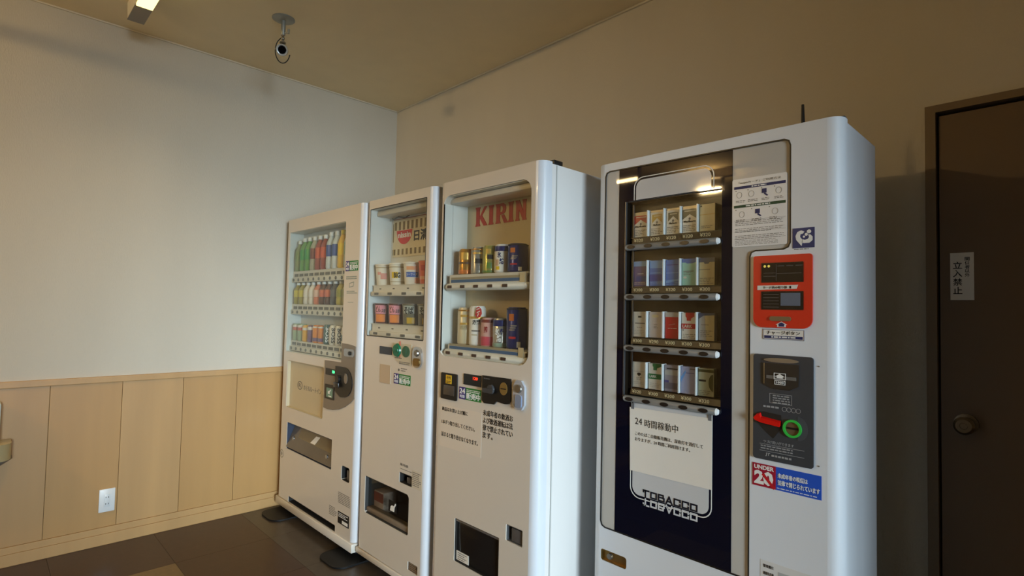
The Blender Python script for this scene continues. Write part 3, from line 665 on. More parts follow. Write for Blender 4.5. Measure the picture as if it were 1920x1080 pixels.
# ================================================================== beer machine
yf = -.81
WIN = (1.700, 1.084, 2.230, 1.772)
holes = [rr(*WIN, (.035, .045, .05, .05), 7), rr(1.833, .262, 2.098, .434, .004), rr(2.134, .437, 2.220, .497, .004)]
mk, mkd = machine('beer_vending_machine', 'cream beer vending machine with red lettering above two rows of cans', 1.668, 2.285, yf, -.12, .046, 1.831, .05, .035, holes, M_CREAM, M_BODY, trim=MATS['trim_white'])
case = recess('display_case', WIN[0], WIN[1], WIN[2], WIN[3], -.8035, -.672, M_LINER, mk)
obj('back_panel', B().box(1.7045, 2.2255, -.6765, -.6722, 1.088, 1.768), M_LINERB, mk, 'warm beige back panel')
obj('window_pane', B().plate(rr(WIN[0]+.0008, WIN[1]+.001, WIN[2]-.0008, WIN[3]-.001, (.034, .044, .049, .049), 7), -.8070, -.8050), GLASS, mk)
obj('soffit', B().box(1.705, 2.225, -.780, -.680, 1.742, 1.7675, .006), M_CREAM, mk)
# brand lettering: flared serif capitals
def flare(b, x0, x1, z0, z1, y0, y1, f=.22):
    y0 -= .0002
    w_ = x1-x0; h = z1-z0; e = w_*f; k = h*.07
    b.plate([(x0-e, z0), (x1+e, z0), (x1+e, z0+k*.4), (x1, z0+k*2), (x1, z1-k*2), (x1+e, z1-k*.4), (x1+e, z1), (x0-e, z1), (x0-e, z1-k*.4), (x0, z1-k*2), (x0, z0+k*2), (x0-e, z0+k*.4)], y0, y1)
b = B(); y0, y1 = -.6785, -.6770; z0, z1 = 1.650, 1.734; X = 1.759; Wt = .317; u_ = Wt/4.55; st_ = .30*u_
def sx(v): return X+v*u_
flare(b, sx(.10), sx(.42), z0, z1, y0, y1)                       # K
b.plate([(sx(.42), z0+.040), (sx(.86), z1), (sx(1.12), z1), (sx(.66), z0+.046), (sx(1.18), z0), (sx(.82), z0), (sx(.42), z0+.036)], y0, y1)
flare(b, sx(1.34), sx(1.66), z0, z1, y0, y1)                     # I
flare(b, sx(1.98), sx(2.30), z0, z1, y0, y1)                     # R
bowl = [(sx(2.30), z1), (sx(2.60), z1), (sx(2.78), z1-.008), (sx(2.84), z1-.022), (sx(2.78), z1-.038), (sx(2.60), z1-.046), (sx(2.30), z1-.048)]
hole = [(sx(2.32), z1-.010), (sx(2.32), z1-.038), (sx(2.50), z1-.036), (sx(2.56), z1-.024), (sx(2.50), z1-.012)]
b.plate([bowl, hole], y0, y1)
b.plate([(sx(2.42), z1-.050), (sx(2.68), z1-.0485), (sx(3.02), z0), (sx(2.68), z0)], y0, y1)
flare(b, sx(3.10), sx(3.42), z0, z1, y0, y1)                     # I
flare(b, sx(3.70), sx(3.94), z0, z1, y0, y1)                     # N
flare(b, sx(4.27), sx(4.51), z0, z1, y0, y1)
b.plate([(sx(3.66), z1), (sx(3.98), z1), (sx(4.53), z0), (sx(4.27), z0)], y0-.0004, y1)
obj('brand_lettering', b, mat('brand_red', (176, 34, 24), .5), mk, 'large red capital letters on the back panel', smooth=0)
for zr, zs in ((1.378, 1.4305), (1.099, 1.1345)):
    sh = obj('shelf', B().box(1.740, 2.20, -.797, -.792, zr+.008, zs-.006).box(1.740, 2.21, -.797, -.678, zs-.006, zs-.0012).rod((1.718, -.790, zr), (2.197, -.790, zr), .0155, n=20, rings=[(.010, 0), (.0155, .006), (.0155, .474), (.013, .479)]), M_RAIL, mk)
    obj('blue_band', B().box(1.752, 2.165, -.7985, -.7972, zr+.018, zr+.030), mat('band_blue', (58, 98, 142), .45), sh)
    obj('price_strip', B().box(1.752, 2.165, -.7985, -.7972, zr+.031, zr+.040), mat('strip_grey_tan', (160, 148, 120), .5), sh)
    obj('end_block', B().box(2.168, 2.194, -.800, -.7972, zr+.012, zr+.048), M_LINERB, sh)
    for i in range(5):
        x = 1.752+.0855*i
        obj('button', B().plate(rr(x-.014, zr-.0055, x+.014, zr+.0065, .003), -.8072, -.8045), mat('button_brown', (70, 52, 42), .35), sh)
    obj('bar_end_cap', B().sphere((2.199, -.790, zr), .014, 16), mat('cap_white', (236, 234, 228), .25), sh)
GRP = 'cans on the upper shelf of the beer machine'
GOLD = mt('can_gold', (190, 140, 62), .25, .6); SIL = mt('can_silver', (176, 172, 160), .25, .6); LIME = mt('can_lime', (172, 168, 96), .25, .5); NAV = mt('can_navy', (30, 44, 112), .25, .4); CRE = mt('can_cream', (206, 192, 158), .3, .2)
LG = mt('leaf_green', (84, 120, 52)); GB = mt('gold_band', (214, 176, 90), .3, .5); RD = mt('can_red_print', (190, 40, 44)); BRN = mt('brown_print', (96, 66, 34))
yc = -.742
o = can(GOLD, [(.05, .2, mt('can_copper', (200, 120, 60), .3, .4)), (.42, .5, BRN)], .112, .034); cone_patch(o, 'printed_mark', .034, .034, .112, .066, .096, -85, -25, GB); place(o, 1.784, yc, 1.4298, 'gold beer can at the start of the upper shelf', GRP)
o = can(SIL, [(.88, .93, GOLD)], .115, .034); cone_patch(o, 'printed_mark', .034, .034, .115, .046, .066, -70, -12, M_INK); cone_patch(o, 'printed_mark', .034, .034, .115, .085, .092, -90, -20, GB); wrap_text(o, '生', .034, .02, .042, -64, -34, M_INKG, .02); place(o, 1.865, yc, 1.4298, 'silver beer can with black label on the upper shelf', GRP)
o = can(LIME, [(.05, .12, LG)], .116, .034); cone_patch(o, 'printed_mark', .034, .034, .116, .060, .078, -66, -24, M_INK); cone_patch(o, 'printed_mark', .034, .034, .116, .082, .102, -74, -40, GB); cone_patch(o, 'printed_mark', .034, .034, .116, .022, .046, -70, -30, LG); place(o, 1.939, yc, 1.4298, 'lime green beer can with dark label on the upper shelf', GRP)
o = can(M_WH, [(.76, .93, NAV)], .116, .034)
wrap_text(o, '氷', .034, .062, .086, -82, -54, NAV, .03); wrap_text(o, '結', .034, .036, .060, -66, -38, NAV, .03); cone_patch(o, 'printed_mark', .034, .034, .116, .014, .028, -95, -66, YEL); cone_patch(o, 'printed_mark', .034, .034, .116, .03, .055, -98, -72, mt('pale_peach', (196, 160, 130))); place(o, 2.012, yc, 1.4298, 'white drink can with navy top and navy writing on the upper shelf', GRP)
def blue_can(h):
    o = can(NAV, [(.94, .97, M_INK)], h, .041)
    cone_patch(o, 'printed_mark', .041, .041, h, h*.68, h*.84, -92, -62, mt('orange_print', (190, 100, 40)))
    for k in range(3): cone_patch(o, 'printed_mark', .041, .041, h, h*(.45+.05*k), h*(.48+.05*k), -92+6*k, -56+5*k, SIL)
    cone_patch(o, 'printed_mark', .041, .041, h, h*.26, h*.31, -92, -50, RD); cone_patch(o, 'printed_mark', .041, .041, h, h*.06, h*.19, -44, -24, M_WHITEINK)
    return o
o = blue_can(.113); place(o, 2.099, yc, 1.4298, 'wide navy can with orange disc at the end of the upper shelf', GRP)
GRP = 'cans on the lower shelf of the beer machine'
o = can(CRE, [(.9, .94, GOLD)], .158, .034); cone_patch(o, 'printed_mark', .034, .034, .158, .118, .128, -80, -20, GB); cone_patch(o, 'printed_mark', .034, .034, .158, .085, .094, -84, -18, GB); wrap_text(o, '麒麟', .034, .065, .083, -80, -30, GOLDP, .02); place(o, 1.788, yc, 1.1338, 'tall cream and gold can at the start of the lower shelf', GRP)
o = can(M_WH, [(.68, .74, GB)], .165, .035); wrap_text(o, '淡麗', .035, .088, .108, -78, -22, M_INK, .03); cone_patch(o, 'printed_mark', .035, .035, .165, .060, .066, -84, -24, M_INKG); cone_patch(o, 'printed_mark', .035, .035, .165, .044, .048, -84, -40, GOLDP); place(o, 1.866, yc, 1.1338, 'tall white can with black writing on the lower shelf', GRP)
o = can(mt('can_pink', (196, 150, 140)), [(.84, .94, mt('can_maroon', (120, 50, 44))), (.06, .36, mt('can_rose_red', (190, 70, 84)))], .118, .035); wrap_text(o, '搾', .035, .058, .084, -80, -54, M_REDDARK, .02); place(o, 1.941, yc, 1.1338, 'short pink can with maroon top on the lower shelf', GRP)
o = can(SIL, [(.74, .94, NAV), (.05, .18, mt('can_pale_teal', (140, 160, 140)))], .118, .035); wrap_text(o, '氷', .035, .052, .080, -88, -58, M_WHITEINK, .03); wrap_text(o, '結', .035, .026, .056, -74, -42, M_WHITEINK, .03); wrap_text(o, '※', .035, .055, .078, -52, -28, NAV, .03); place(o, 2.013, yc, 1.1338, 'short silver can with navy top on the lower shelf', GRP)
o = blue_can(.163); place(o, 2.100, yc, 1.1338, 'tall wide navy can with orange disc on the lower shelf', GRP)
o = thing('price_tag', 'red and white hanging tag above the short pink can', 'tag', (1.918, -.786, 1.25))
obj('card', B().plate([(1.892, 1.262), (1.905, 1.250), (1.922, 1.252), (1.934, 1.268), (1.930, 1.286), (1.915, 1.297), (1.900, 1.292)], -.7788, -.778), mt('tag_red', (206, 40, 50)), o)
obj('lettering', B().ribbon([(1.903, 1.285), (1.918, 1.289)], .004, -.7796, -.7790).ribbon([(1.905, 1.272), (1.921, 1.278)], .004, -.7796, -.7790).ribbon([(1.908, 1.259), (1.914, 1.268)], .004, -.7796, -.7790), M_WHITEINK, o, smooth=0)
obj('stem', B().rod((1.912, -.7775, 1.1345), (1.912, -.7775, 1.26), .0018, n=8), GLASS, o)
# controls
bl = obj('bill_reader', B().plate(rr(1.723, .906, 1.830, 1.015, .006), yf-.006, yf-.0002), M_BLACK, mk, 'black bill reader with yellow label')
obj('bill_label', B().box(1.758, 1.796, yf-.0075, yf-.0062, .972, 1.008), M_YELLOW, bl)
obj('lettering', B().text('千円', 1.763, .990, 1.791, 1.003, yf-.0076, .01).lines(1.763, .984, 1.791, .006, 2, yf-.0075, .003, seed=3), M_INK, bl, smooth=0)
obj('bill_slot', B().box(1.744, 1.816, yf-.0085, yf-.0062, .924, .966, .002), mat('slot_smoke', (78, 70, 62), .2), bl)
obj('screen', B().plate(rr(1.870, .980, 1.978, 1.024, .002), yf-.003, yf-.0002), mat('screen_black', (26, 24, 24), .15), mk)
obj('screen_digits', B().text('120', 1.930, 1.004, 1.958, 1.016, yf-.0032, .01), mat('red_led', (255, 60, 30), .5, emit=1.6), mk, smooth=0)
sticker24(1.842, .919, 1.979, .968, yf, mk)
cp = [(1.988, 1.028), (2.146, 1.030), (2.148, .950), (2.138, .936), (2.120, .933), (2.072, .938), (2.058, .924), (2.0, .922), (1.988, .932)]
cp.reverse()
co = obj('coin_panel', B().plate(cp, yf-.006, yf-.0002), M_BLACK, mk, 'black coin panel')
obj('return_lever', B().rod((2.042, yf-.0062, .980), (2.042, yf-.014, .980), .019, .017).plate(rr(2.006, .966, 2.066, .984, .008), yf-.021, yf-.0142), mat('lever_grey', (64, 64, 66), .2), co)
obj('coin_inlet', B().plate(ell(2.112, .990, .020, .024), yf-.0085, yf-.0062), mat('inlet_gold', (126, 98, 48), .4), co)
obj('coin_slot', B().box(2.098, 2.126, yf-.0095, yf-.0087, .988, .9915), M_BLACK, co)
obj('panel_mark', B().lines(1.998, 1.020, 2.034, .008, 1, yf-.0061, .004, seed=3), MATS['cup_grey'], co, smooth=0)
lk = obj('lock_handle', B().plate([(2.176, .924), (2.210, .924), (2.224, .944), (2.224, 1.008), (2.206, 1.030), (2.180, 1.030), (2.165, 1.008), (2.165, .944)], yf-.010, yf-.0002), mat('pale_chrome', (186, 192, 202), .2, .35), mk, 'chrome lock handle')
obj('lock_barrel', B().rod((2.195, yf-.0102, 1.000), (2.195, yf-.016, 1.000), .016, .014, 18), M_STEEL, lk)
obj('handle_grip', B().plate(rr(2.180, .932, 2.212, .978, .008), yf-.014, yf-.0102), mat('pale_chrome_blue', (150, 164, 190), .2, .35), lk)
pp = obj('paper_notice', B().box(1.716, 1.985, yf-.0008, yf-.0002, .706, .880), mat('paper_translucent', (216, 205, 190), .5), mk, 'pale paper notice with three lines of Japanese writing')
obj('lettering', B().text('商品はお買い上げ順に', 1.730, .855, 1.900, .872, yf-.0009, .01), M_INK, pp, smooth=0)
obj('lettering', B().text('1本ずつ取り出してください。', 1.730, .800, 1.945, .818, yf-.0009, .01), M_INK, pp, smooth=0)
obj('lettering', B().text('詰まると取り出せなくなります。', 1.730, .748, 1.965, .768, yf-.0009, .01), M_INK, pp, smooth=0)
t = B()
for i, ln in enumerate(('未成年者の飲酒お', 'よび飲酒運転は法', '律で禁止されてい', 'ます。')):
    n = len(ln); t.text(ln, 1.992, .872-.0285*i, 1.992+.167*n/8*(.94 if n < 8 else 1), .896-.0285*i, yf-.0002, .012)
obj('printed_notice', t, M_INK, mk, 'black Japanese writing on the door', smooth=0)
recess('dispensing_slot', 1.833, .262, 2.098, .434, -.8075, -.62, M_DARK, mk)
fl = obj('flap', B().box(1.8375, 2.0935, -.800, -.794, .267, .425, .001), mat('flap_black', (26, 25, 25), .12), mk)
obj('flap_rail', B().box(1.838, 2.0935, -.8065, -.8005, .4225, .4295, .001), M_SILVER, mk)
s = obj('slot_sticker', B().box(1.838, 1.915, -.8012, -.8003, .268, .304), M_PAPER, mk, 'small white sticker on the flap')
obj('lettering', B().lines(1.848, .299, 1.905, .008, 4, -.8013, .003, seed=8), M_INKG, s, smooth=0)
recess('coin_return', 2.134, .437, 2.220, .497, -.8075, -.75, M_SILVER, mk)
obj('coin_cup', B().box(2.158, 2.215, -.804, -.76, .4415, .488, .002), MATS['cup_grey'], mk)
obj('top_bracket', B().box(1.672, 1.80, -.77, -.70, 1.831, 1.842, .001), M_BLACK, mk)
obj('top_bracket', B().box(2.235, 2.283, -.748, -.70, 1.826, 1.842, .002), M_BLACK, mk)
obj('side_seam', B().box(2.2815, 2.2858, -.735, -.731, .05, 1.822), mat('seam_white', (196, 196, 192), .4), mk)

# ================================================================== cigarette machine
yf = -.61
PZ0 = .518
pth = rr(2.412, PZ0, 2.943, 1.474, (.02, .0, .0, .0))   # lower-left run, the step is added by hand
out = [(2.432, PZ0), (2.943, PZ0), (2.943, 1.458), (2.947, 1.470), (2.958, 1.474), (3.036, 1.474), (3.050, 1.480), (3.056, 1.494), (3.056, 1.772), (3.051, 1.787), (3.037, 1.793), (2.432, 1.801), (2.417, 1.796), (2.411, 1.781), (2.411, .540), (2.417, .524)]
holes = [out, rr(2.4165, .404, 2.525, .444, .01)]
mt_, mtd = machine('cigarette_vending_machine', 'white cigarette vending machine with navy display front beside the service door', 2.374, 3.184, yf, -.25, .046, 1.828, .05, .036, holes, M_WHITE, M_WHITE)
pf = -.6065
DK = (2.500, .992, 2.853, 1.678)     # dark recessed case with the packs
dk = list(reversed(rr(*DK, 0)))
def inset(l, d):
    q = []
    for k in range(len(l)):
        p, c_, n_ = Vector(l[k-1]), Vector(l[k]), Vector(l[(k+1) % len(l)])
        e1, e2 = (c_-p).normalized(), (n_-c_).normalized(); nn = Vector((-e1.y-e2.y, e1.x+e2.x)); nn = nn/max(nn.length_squared/2, .3)
        q.append(tuple(c_+nn*d))
    return q
obj('panel_gasket', B().plate([inset(out, .0004), inset(out, .0042)[::-1]], yf-.0004, pf-.0005), mat('gasket_black', (24, 22, 20), .4), mt_, 'black gasket round the display window', smooth=0)
obj('display_panel', B().plate([[(2.4115, PZ0+.0005), (2.9425, PZ0+.0005), (2.9425, 1.4745), (3.0555, 1.4745), (3.0555, 1.7925), (2.4115, 1.8005)], dk], pf+.0005, -.5995), M_STRIP, mt_, 'pearl grey inner panel', smooth=0)
obj('navy_film', B().plate([[(2.472, .5188), (2.8885, .5188), (2.8865, 1.7945), (2.472, 1.7995)], dk], pf-.0004, pf), M_NAVY, mt_, 'navy blue film behind the display', smooth=0)
wt = [p for p in rr(2.543, .667, 2.818, 1.749, .028, 6)]
WW = mat('window_white', (200, 202, 204), .05)
wf = obj('white_window', B().plate([p for p in wt if p[1] < 1.0]+[(2.818, .990), (2.543, .990)], pf-.0010, pf-.0006), WW, mt_, 'lower part of the white rounded panel')
wf = obj('white_window', B().plate([(2.543, 1.680), (2.818, 1.680)]+[p for p in wt if p[1] > 1.0], pf-.0010, pf-.0006), mat('window_white', (200, 202, 204), .05), mt_, 'white rounded panel')
wo, wi = rr(2.534, .656, 2.828, 1.759, .036, 6), rr(2.537, .659, 2.825, 1.756, .034, 6)
lo = lambda q: [p for p in q if p[1] < 1.0]; hi = lambda q: [p for p in q if p[1] > 1.0]
obj('window_outline', B().plate([(2.534, .990)]+lo(wo)+[(2.828, .990), (2.825, .990)]+lo(wi)[::-1]+[(2.537, .990)], pf-.0010, pf-.0006), M_WHITEINK, mt_)
obj('window_outline', B().plate([(2.828, 1.680)]+hi(wo)+[(2.534, 1.680), (2.537, 1.680)]+hi(wi)[::-1]+[(2.825, 1.680)], pf-.0010, pf-.0006), M_WHITEINK, mt_)
# lettering TOBACCO, dark above and mirrored white below
def tob(zb, zt, y0, flip):
    b = B(); x = 2.585; n = 7; pw_ = .200/7; w_ = .0052; g = lambda t: (zb+(zt-zb)*t) if not flip else (zt-(zt-zb)*t)
    P = {'T': [[(0, .95), (1, .95)], [(.38, .95), (.38, .05)], [(0, .95), (0, .72)]],
         'O': [[(0, .1), (0, .9), (1, .9), (1, .1), (0, .1)]],
         'B': [[(0, .08), (0, .92), (.85, .92), (.85, .55), (0, .55)], [(.85, .55), (1, .5), (1, .08), (0, .08)]],
         'A': [[(0, .05), (.5, .95), (1, .05)], [(.25, .3), (.75, .3)]],
         'C': [[(1, .68), (1, .92), (0, .92), (0, .08), (1, .08), (1, .32)]]}
    for i, ch in enumerate('TOBACCO'):
        for ln in P[ch]:
            b.ribbon([(x+i*pw_+.003+(pw_-.0085)*u_, g(t_)) for u_, t_ in ln], w_, y0, y0+.0004)
    return b
obj('lettering', tob(.6685, .691, pf-.0018, False), mat('navy_letter', (12, 16, 32), .4), mt_, 'dark block capitals above their mirror image', smooth=0)
obj('lettering', tob(.6395, .6625, pf-.0018, True), mat('grey_letter', (205, 207, 210), .4), mt_, 'pale block capitals upside down', smooth=0)
M_CASE = mat('case_brown_black', (30, 23, 16), .3, spec=.3)
recess('pack_case', *DK, -.599, -.552, M_CASE, mt_, label='dark brown case holding the packs')
obj('case_edge', B().box(DK[0]-.001, DK[0]+.003, -.6085, -.600, DK[1], DK[3]).box(DK[0]+.018, DK[0]+.020, -.585, -.580, DK[1]+.01, DK[3]-.01), mat('edge_grey', (96, 96, 98), .3, .6), mt_)
M_BAR = mat('bar_grey', (142, 145, 146), .35)
PX = [2.5445, 2.609, 2.6705, 2.7305, 2.791]
ROWS = [(1.5135, 1.553, ('¥320',)*5), (1.340, 1.379, ('¥300', '¥300', '¥320', '¥300', '¥300')), (1.163, 1.202, ('¥300', '¥290', '¥300', '¥300', '¥300')), (.989, 1.026, ('¥320', '¥300', '¥300', '¥300', '¥320'))]
M_PRICE = mat('price_strip_brown', (66, 54, 38), .4)
for zr, zb, pr in ROWS:
    sh = obj('shelf', B().box(DK[0]+.0005, DK[2]-.0005, -.583, -.553, zb-.005, zb-.0008), M_CASE, mt_)
    obj('button_bar', B().rod((2.509, -.614, zr), (2.843, -.614, zr), .0112, n=20, rings=[(.007, 0), (.0112, .005), (.0112, .334)]), M_BAR, sh)
    obj('bar_end_cap', B().rod((2.8432, -.614, zr), (2.849, -.614, zr), .0112, .008, 20), mat('cap_bright', (226, 226, 224), .2), sh)
    obj('price_strip', B().prism([[(2.518, zb-.024), (2.846, zb-.024), (2.846, zb-.005), (2.518, zb-.005)]], lambda a, c_: (a, -.590+.005*(c_-zb+.024)/.019, c_), lambda a, c_: (a, -.588+.005*(c_-zb+.024)/.019, c_)), M_PRICE, sh)
    for i, x in enumerate(PX):
        obj('price_lettering', B().text(pr[i], x-.018, zb-.019, x+.018, zb-.0075, -.5905, .01), mat('price_ink', (208, 196, 160), .5), sh, smooth=0)
        obj('button', B().plate(ell(2.536+.0675*i, zr, .0155, .0068, 18), -.6265, -.6235), mat('button_dark', (34, 28, 26), .3), sh)
        if i < 4:
            xd = (PX[i]+PX[i+1])/2
            obj('divider', B().box(xd-.0016, xd+.0016, -.588, -.560, zb, zb+.090), mat('acrylic_edge', (226, 230, 234), .15), sh)
obj('case_pane', B().box(DK[0]+.021, DK[2]-.002, -.5975, -.5960, DK[1]+.001, DK[3]-.001), GLASS, mt_)
# ---- the packs
def pack(marks, body, label, group, x, z):
    o = thing('cigarette_pack', label, 'cigarette pack', (x, -.566, z), group)
    w2 = .0262
    obj('box', B().box(x-w2, x+w2, -.577, -.556, z, z+.088, .001), body, o, smooth=0)
    b = {}
    for k, (kind, M, a) in enumerate(marks):
        y0, y1 = -.5772-.0002*(k+1), -.5771
        f = lambda u_, v_: (x-w2+2*w2*u_, z+.088*v_)
        bb = B()
        if kind == 'r': bb.box(*f(a[0], 0)[:1], f(a[2], 0)[0], y0, y1, f(0, a[1])[1], f(0, a[3])[1]); nm = 'printed_band'
        elif kind == 'p': bb.plate([f(*q) for q in a], y0, y1); nm = 'printed_shape'
        elif kind == 't': bb.text(a[4], *f(a[0], a[1]), *f(a[2], a[3]), y0, .02); nm = 'lettering'
        elif kind == 'e': bb.plate(ell(*f(a[0], a[1]), a[2]*2*w2, a[3]*.088, 16), y0, y1); nm = 'printed_shape'
        elif kind == 'l': bb.lines(*f(a[0], a[1]), f(a[2], 0)[0], .0055, a[3], -.5773, .0018, seed=k+int(x*1000)); nm = 'fine_print'
        obj(nm, bb, M, o, smooth=0)
    return o
PW = mt('pack_white', (206, 202, 192), .3); PC = mt('pack_cream', (192, 180, 140), .3); PG = mt('pack_grey', (168, 166, 162), .3)
KR = mt('pack_red', (176, 26, 30), .3); KG = mt('pack_dark_green', (24, 44, 36), .3); KY = mt('pack_gold', (176, 140, 44), .3); KB = mt('pack_black', (24, 26, 26), .3)
KBL = mt('pack_blue', (62, 104, 180), .3); KBD = mt('pack_deep_blue', (34, 56, 140), .3); KSK = mt('pack_sky', (104, 150, 206), .3); KTE = mt('pack_mint', (140, 192, 180), .3); KGR = mt('pack_green', (36, 110, 66), .3); KLA = mt('pack_lavender', (156, 160, 190), .3); KPU = mt('pack_violet', (78, 72, 128), .3)
FOIL = mt('pack_foil', (150, 140, 124), .3, .4)
def chevron(M, a, t, c_): return [('r', M, (a, .42, 1-a, t)), ('p', PW, [(a, .42), (1-a, .42), (1-a, .50), (.5, .69), (a, .50)]), ('r', PW, (a+.14, t-.08, 1-a-.1, t-.055)), ('e', M_INKG, (.5, .52, .07, .05)), ('t', M_INK, (a+.1, .39, .9-a, .46, 'Marlboro')), ('l', M_INKG, (.06, .28, .94, 4))]
g = 'packs in the top row of the cigarette machine'; z = ROWS[0][1]
pack([('r', FOIL, (0, .86, 1, 1))]+chevron(KR, 0, .86, 0), PW, 'white pack with red chevron top in the top row', g, PX[0], z)
pack([('r', FOIL, (0, .92, 1, 1))]+chevron(KY, .14, .84, 0), PW, 'white pack with gold chevron panel in the top row', g, PX[1], z)
pack([('r', FOIL, (0, .92, 1, 1))]+chevron(KG, .14, .84, 0), PW, 'white pack with small dark green chevron panel in the top row', g, PX[2], z)
pack([('r', FOIL, (0, .9, 1, 1))]+chevron(KG, 0, .88, 0), PW, 'white pack with full width dark green chevron in the top row', g, PX[3], z)
pack([('r', KY, (.0, .6, 1, .62)), ('e', M_INK, (.1, .93, .05, .03)), ('l', M_INKG, (.1, .2, .9, 2))], PC, 'plain cream pack with thin gold line in the top row', g, PX[4], z)
g = 'packs in the second row of the cigarette machine'; z = ROWS[1][1]
pack([('r', KSK, (0, .8, 1, 1)), ('r', KPU, (0, .34, 1, .78)), ('r', KBD, (.2, .2, 1, .4)), ('r', KLA, (.3, .48, .75, .52)), ('l', PG, (.05, .16, .95, 2))], KPU, 'violet pack with sky blue top in the second row', g, PX[0], z)
pack([('r', KSK, (0, .7, 1, 1)), ('r', KBD, (0, .2, 1, .45)), ('r', KSK, (0, .5, .8, .525)), ('l', KSK, (.05, .16, .95, 2))], KBL, 'blue pack with deep blue lower band in the second row', g, PX[1], z)
pack([('r', KSK, (.0, .48, .9, .50)), ('r', KBD, (.1, .78, .9, .82)), ('p', KSK, [(0, .1), (1, .2), (1, .26), (0, .2)]), ('l', KSK, (.05, .12, .95, 2))], KBL, 'plain mid blue pack in the second row', g, PX[2], z)
pack([('r', KBL, (0, .82, 1, 1)), ('p', KTE, [(0, .86), (.25, .86), (.4, .78), (.65, .80), (1, .88), (1, .6), (0, .6)]), ('r', M_INKG, (.1, .52, .8, .545)), ('e', PW, (.22, .3, .12, .04)), ('l', M_INKG, (.1, .48, .6, 2))], KTE, 'mint green pack with blue top in the second row', g, PX[3], z)
pack([('r', mt('pack_slate', (60, 74, 104)), (0, .84, 1, 1)), ('p', mt('pack_slate', (60, 74, 104)), [(.3, .86), (.35, .78), (.6, .78), (.7, .86)]), ('r', M_INKG, (.0, .56, .7, .58)), ('l', M_INKG, (.06, .26, .94, 4))], PC, 'cream pack with slate top in the second row', g, PX[4], z)
g = 'packs in the third row of the cigarette machine'; z = ROWS[2][1]
pack([('r', KB, (.38, .76, .64, .83)), ('r', M_INKG, (.15, .52, .9, .56)), ('l', M_INKG, (.3, .38, .7, 1)), ('l', PG, (.1, .26, .9, 3))], PW, 'white pack with small black mark in the third row', g, PX[0], z)
pack([('e', PC, (.45, .84, .25, .06)), ('r', PG, (.2, .58, .9, .6)), ('l', M_INKG, (.35, .52, .65, 3))], mt('pack_pearl', (190, 184, 184), .2, .2), 'pearl pack with pale crest in the third row', g, PX[1], z)
pack([('r', PG, (0, .82, 1, 1)), ('p', PW, [(.2, .50), (.7, .56), (.7, .57), (.3, .52)]), ('l', PW, (.2, .40, .85, 1))], KR, 'solid red pack with white script in the third row', g, PX[2], z)
pack([('p', KR, [(.36, .70), (.64, .70), (.64, .78), (.86, .86), (.86, 1), (.28, 1), (.28, .86), (.36, .80)]), ('r', KR, (0, .40, 1, .59)), ('t', PW, (.08, .44, .72, .55, 'LARK')), ('e', M_INKG, (.12, .35, .04, .03)), ('l', M_INKG, (.1, .2, .95, 3))], PW, 'white pack with red cross block and red band in the third row', g, PX[3], z)
pack([('p', mt('pack_slate', (60, 74, 104)), [(0, .78), (.3, .9), (1, .92), (1, 1), (0, 1)]), ('p', PC, [(.5, 0), (1, 0), (1, .92), (.4, .9)]), ('r', M_INKG, (.15, .56, .65, .58)), ('l', M_INKG, (.1, .36, .9, 4))], PG, 'silver and cream pack with slate corner in the third row', g, PX[4], z)
g = 'packs in the bottom row of the cigarette machine'; z = ROWS[3][1]
pack([('r', M_INKG, (.1, .62, .9, .63)), ('p', KB, [(.35, .52), (.5, .44), (.66, .52), (.6, .58), (.42, .58)]), ('l', M_INKG, (.32, .40, .72, 2)), ('l', PG, (.1, .22, .9, 2))], PW, 'white pack with small black spade emblem in the bottom row', g, PX[0], z)
pack([('p', KGR, [(.36, .74), (.62, .74), (.62, .82), (.95, .9), (.95, 1), (.3, 1), (.3, .9), (.36, .86)]), ('r', KGR, (0, .40, 1, .60)), ('t', PW, (.08, .45, .6, .55, 'LARK')), ('l', PG, (.1, .24, .95, 3))], PW, 'white pack with green block and green band in the bottom row', g, PX[1], z)
pack([('r', KB, (.15, .84, 1, .88)), ('r', PG, (0, .62, 1, .8)), ('r', KPU, (0, .34, .3, .42)), ('r', mt('pack_violet_grey', (104, 98, 110)), (0, .1, 1, .34)), ('l', PG, (.08, .28, .95, 3))], mt('pack_grey_violet', (142, 138, 148), .3), 'grey violet pack with black bar in the bottom row', g, PX[2], z)
pack([('r', M_INKG, (.6, .90, 1, .94)), ('r', KPU, (.35, .76, .9, .78)), ('p', KSK, [(0, .4), (.35, .8), (.3, .85), (0, .6)])], KLA, 'lavender pack in the bottom row', g, PX[3], z)
pack([('r', mt('pack_olive', (74, 76, 40)), (0, .86, 1, .96)), ('r', KB, (.05, .52, .5, .59)), ('p', mt('pack_olive', (74, 76, 40)), [f_ for f_ in ell(.95, .5, .28, .30, 12, PI*.5, PI*1.5)]+[(.95, .3)]), ('l', M_INKG, (.06, .2, .94, 3))], mt('pack_sage', (168, 170, 142), .3), 'sage pack with dark round emblem in the bottom row', g, PX[4], z)
# notice taped over the lower window
ntc = obj('paper_notice', B().prism([[(2.530, .960), (2.828, .966), (2.829, .749), (2.534, .745)]], lambda a, c_: (a, -.6095, c_), lambda a, c_: (a, -.6088, c_)), M_PAPER, mt_, 'white paper notice taped over the lower window')
t = B()
ny = -.6096
t.text('24', 2.553, .9055, 2.580, .927, ny, 0).text('時間稼動中', 2.590, .9005, 2.714, .9265, ny, 0)
obj('lettering', t, M_INK, ntc, smooth=0); t = B()
t.text('このたばこ自動販売機は、深夜灯を消灯して', 2.553, .868, 2.799, .8805, ny).text('おりますが、24 時間ご利用頂けます。', 2.553, .849, 2.756, .8615, ny)
obj('lettering', t, M_INK, ntc, smooth=0)
obj('tape', B().box(2.536, 2.548, -.6099, -.6097, .955, .975).box(2.815, 2.826, -.6099, -.6097, .958, .976), mat('tape_grey', (110, 112, 116), .3), ntc)
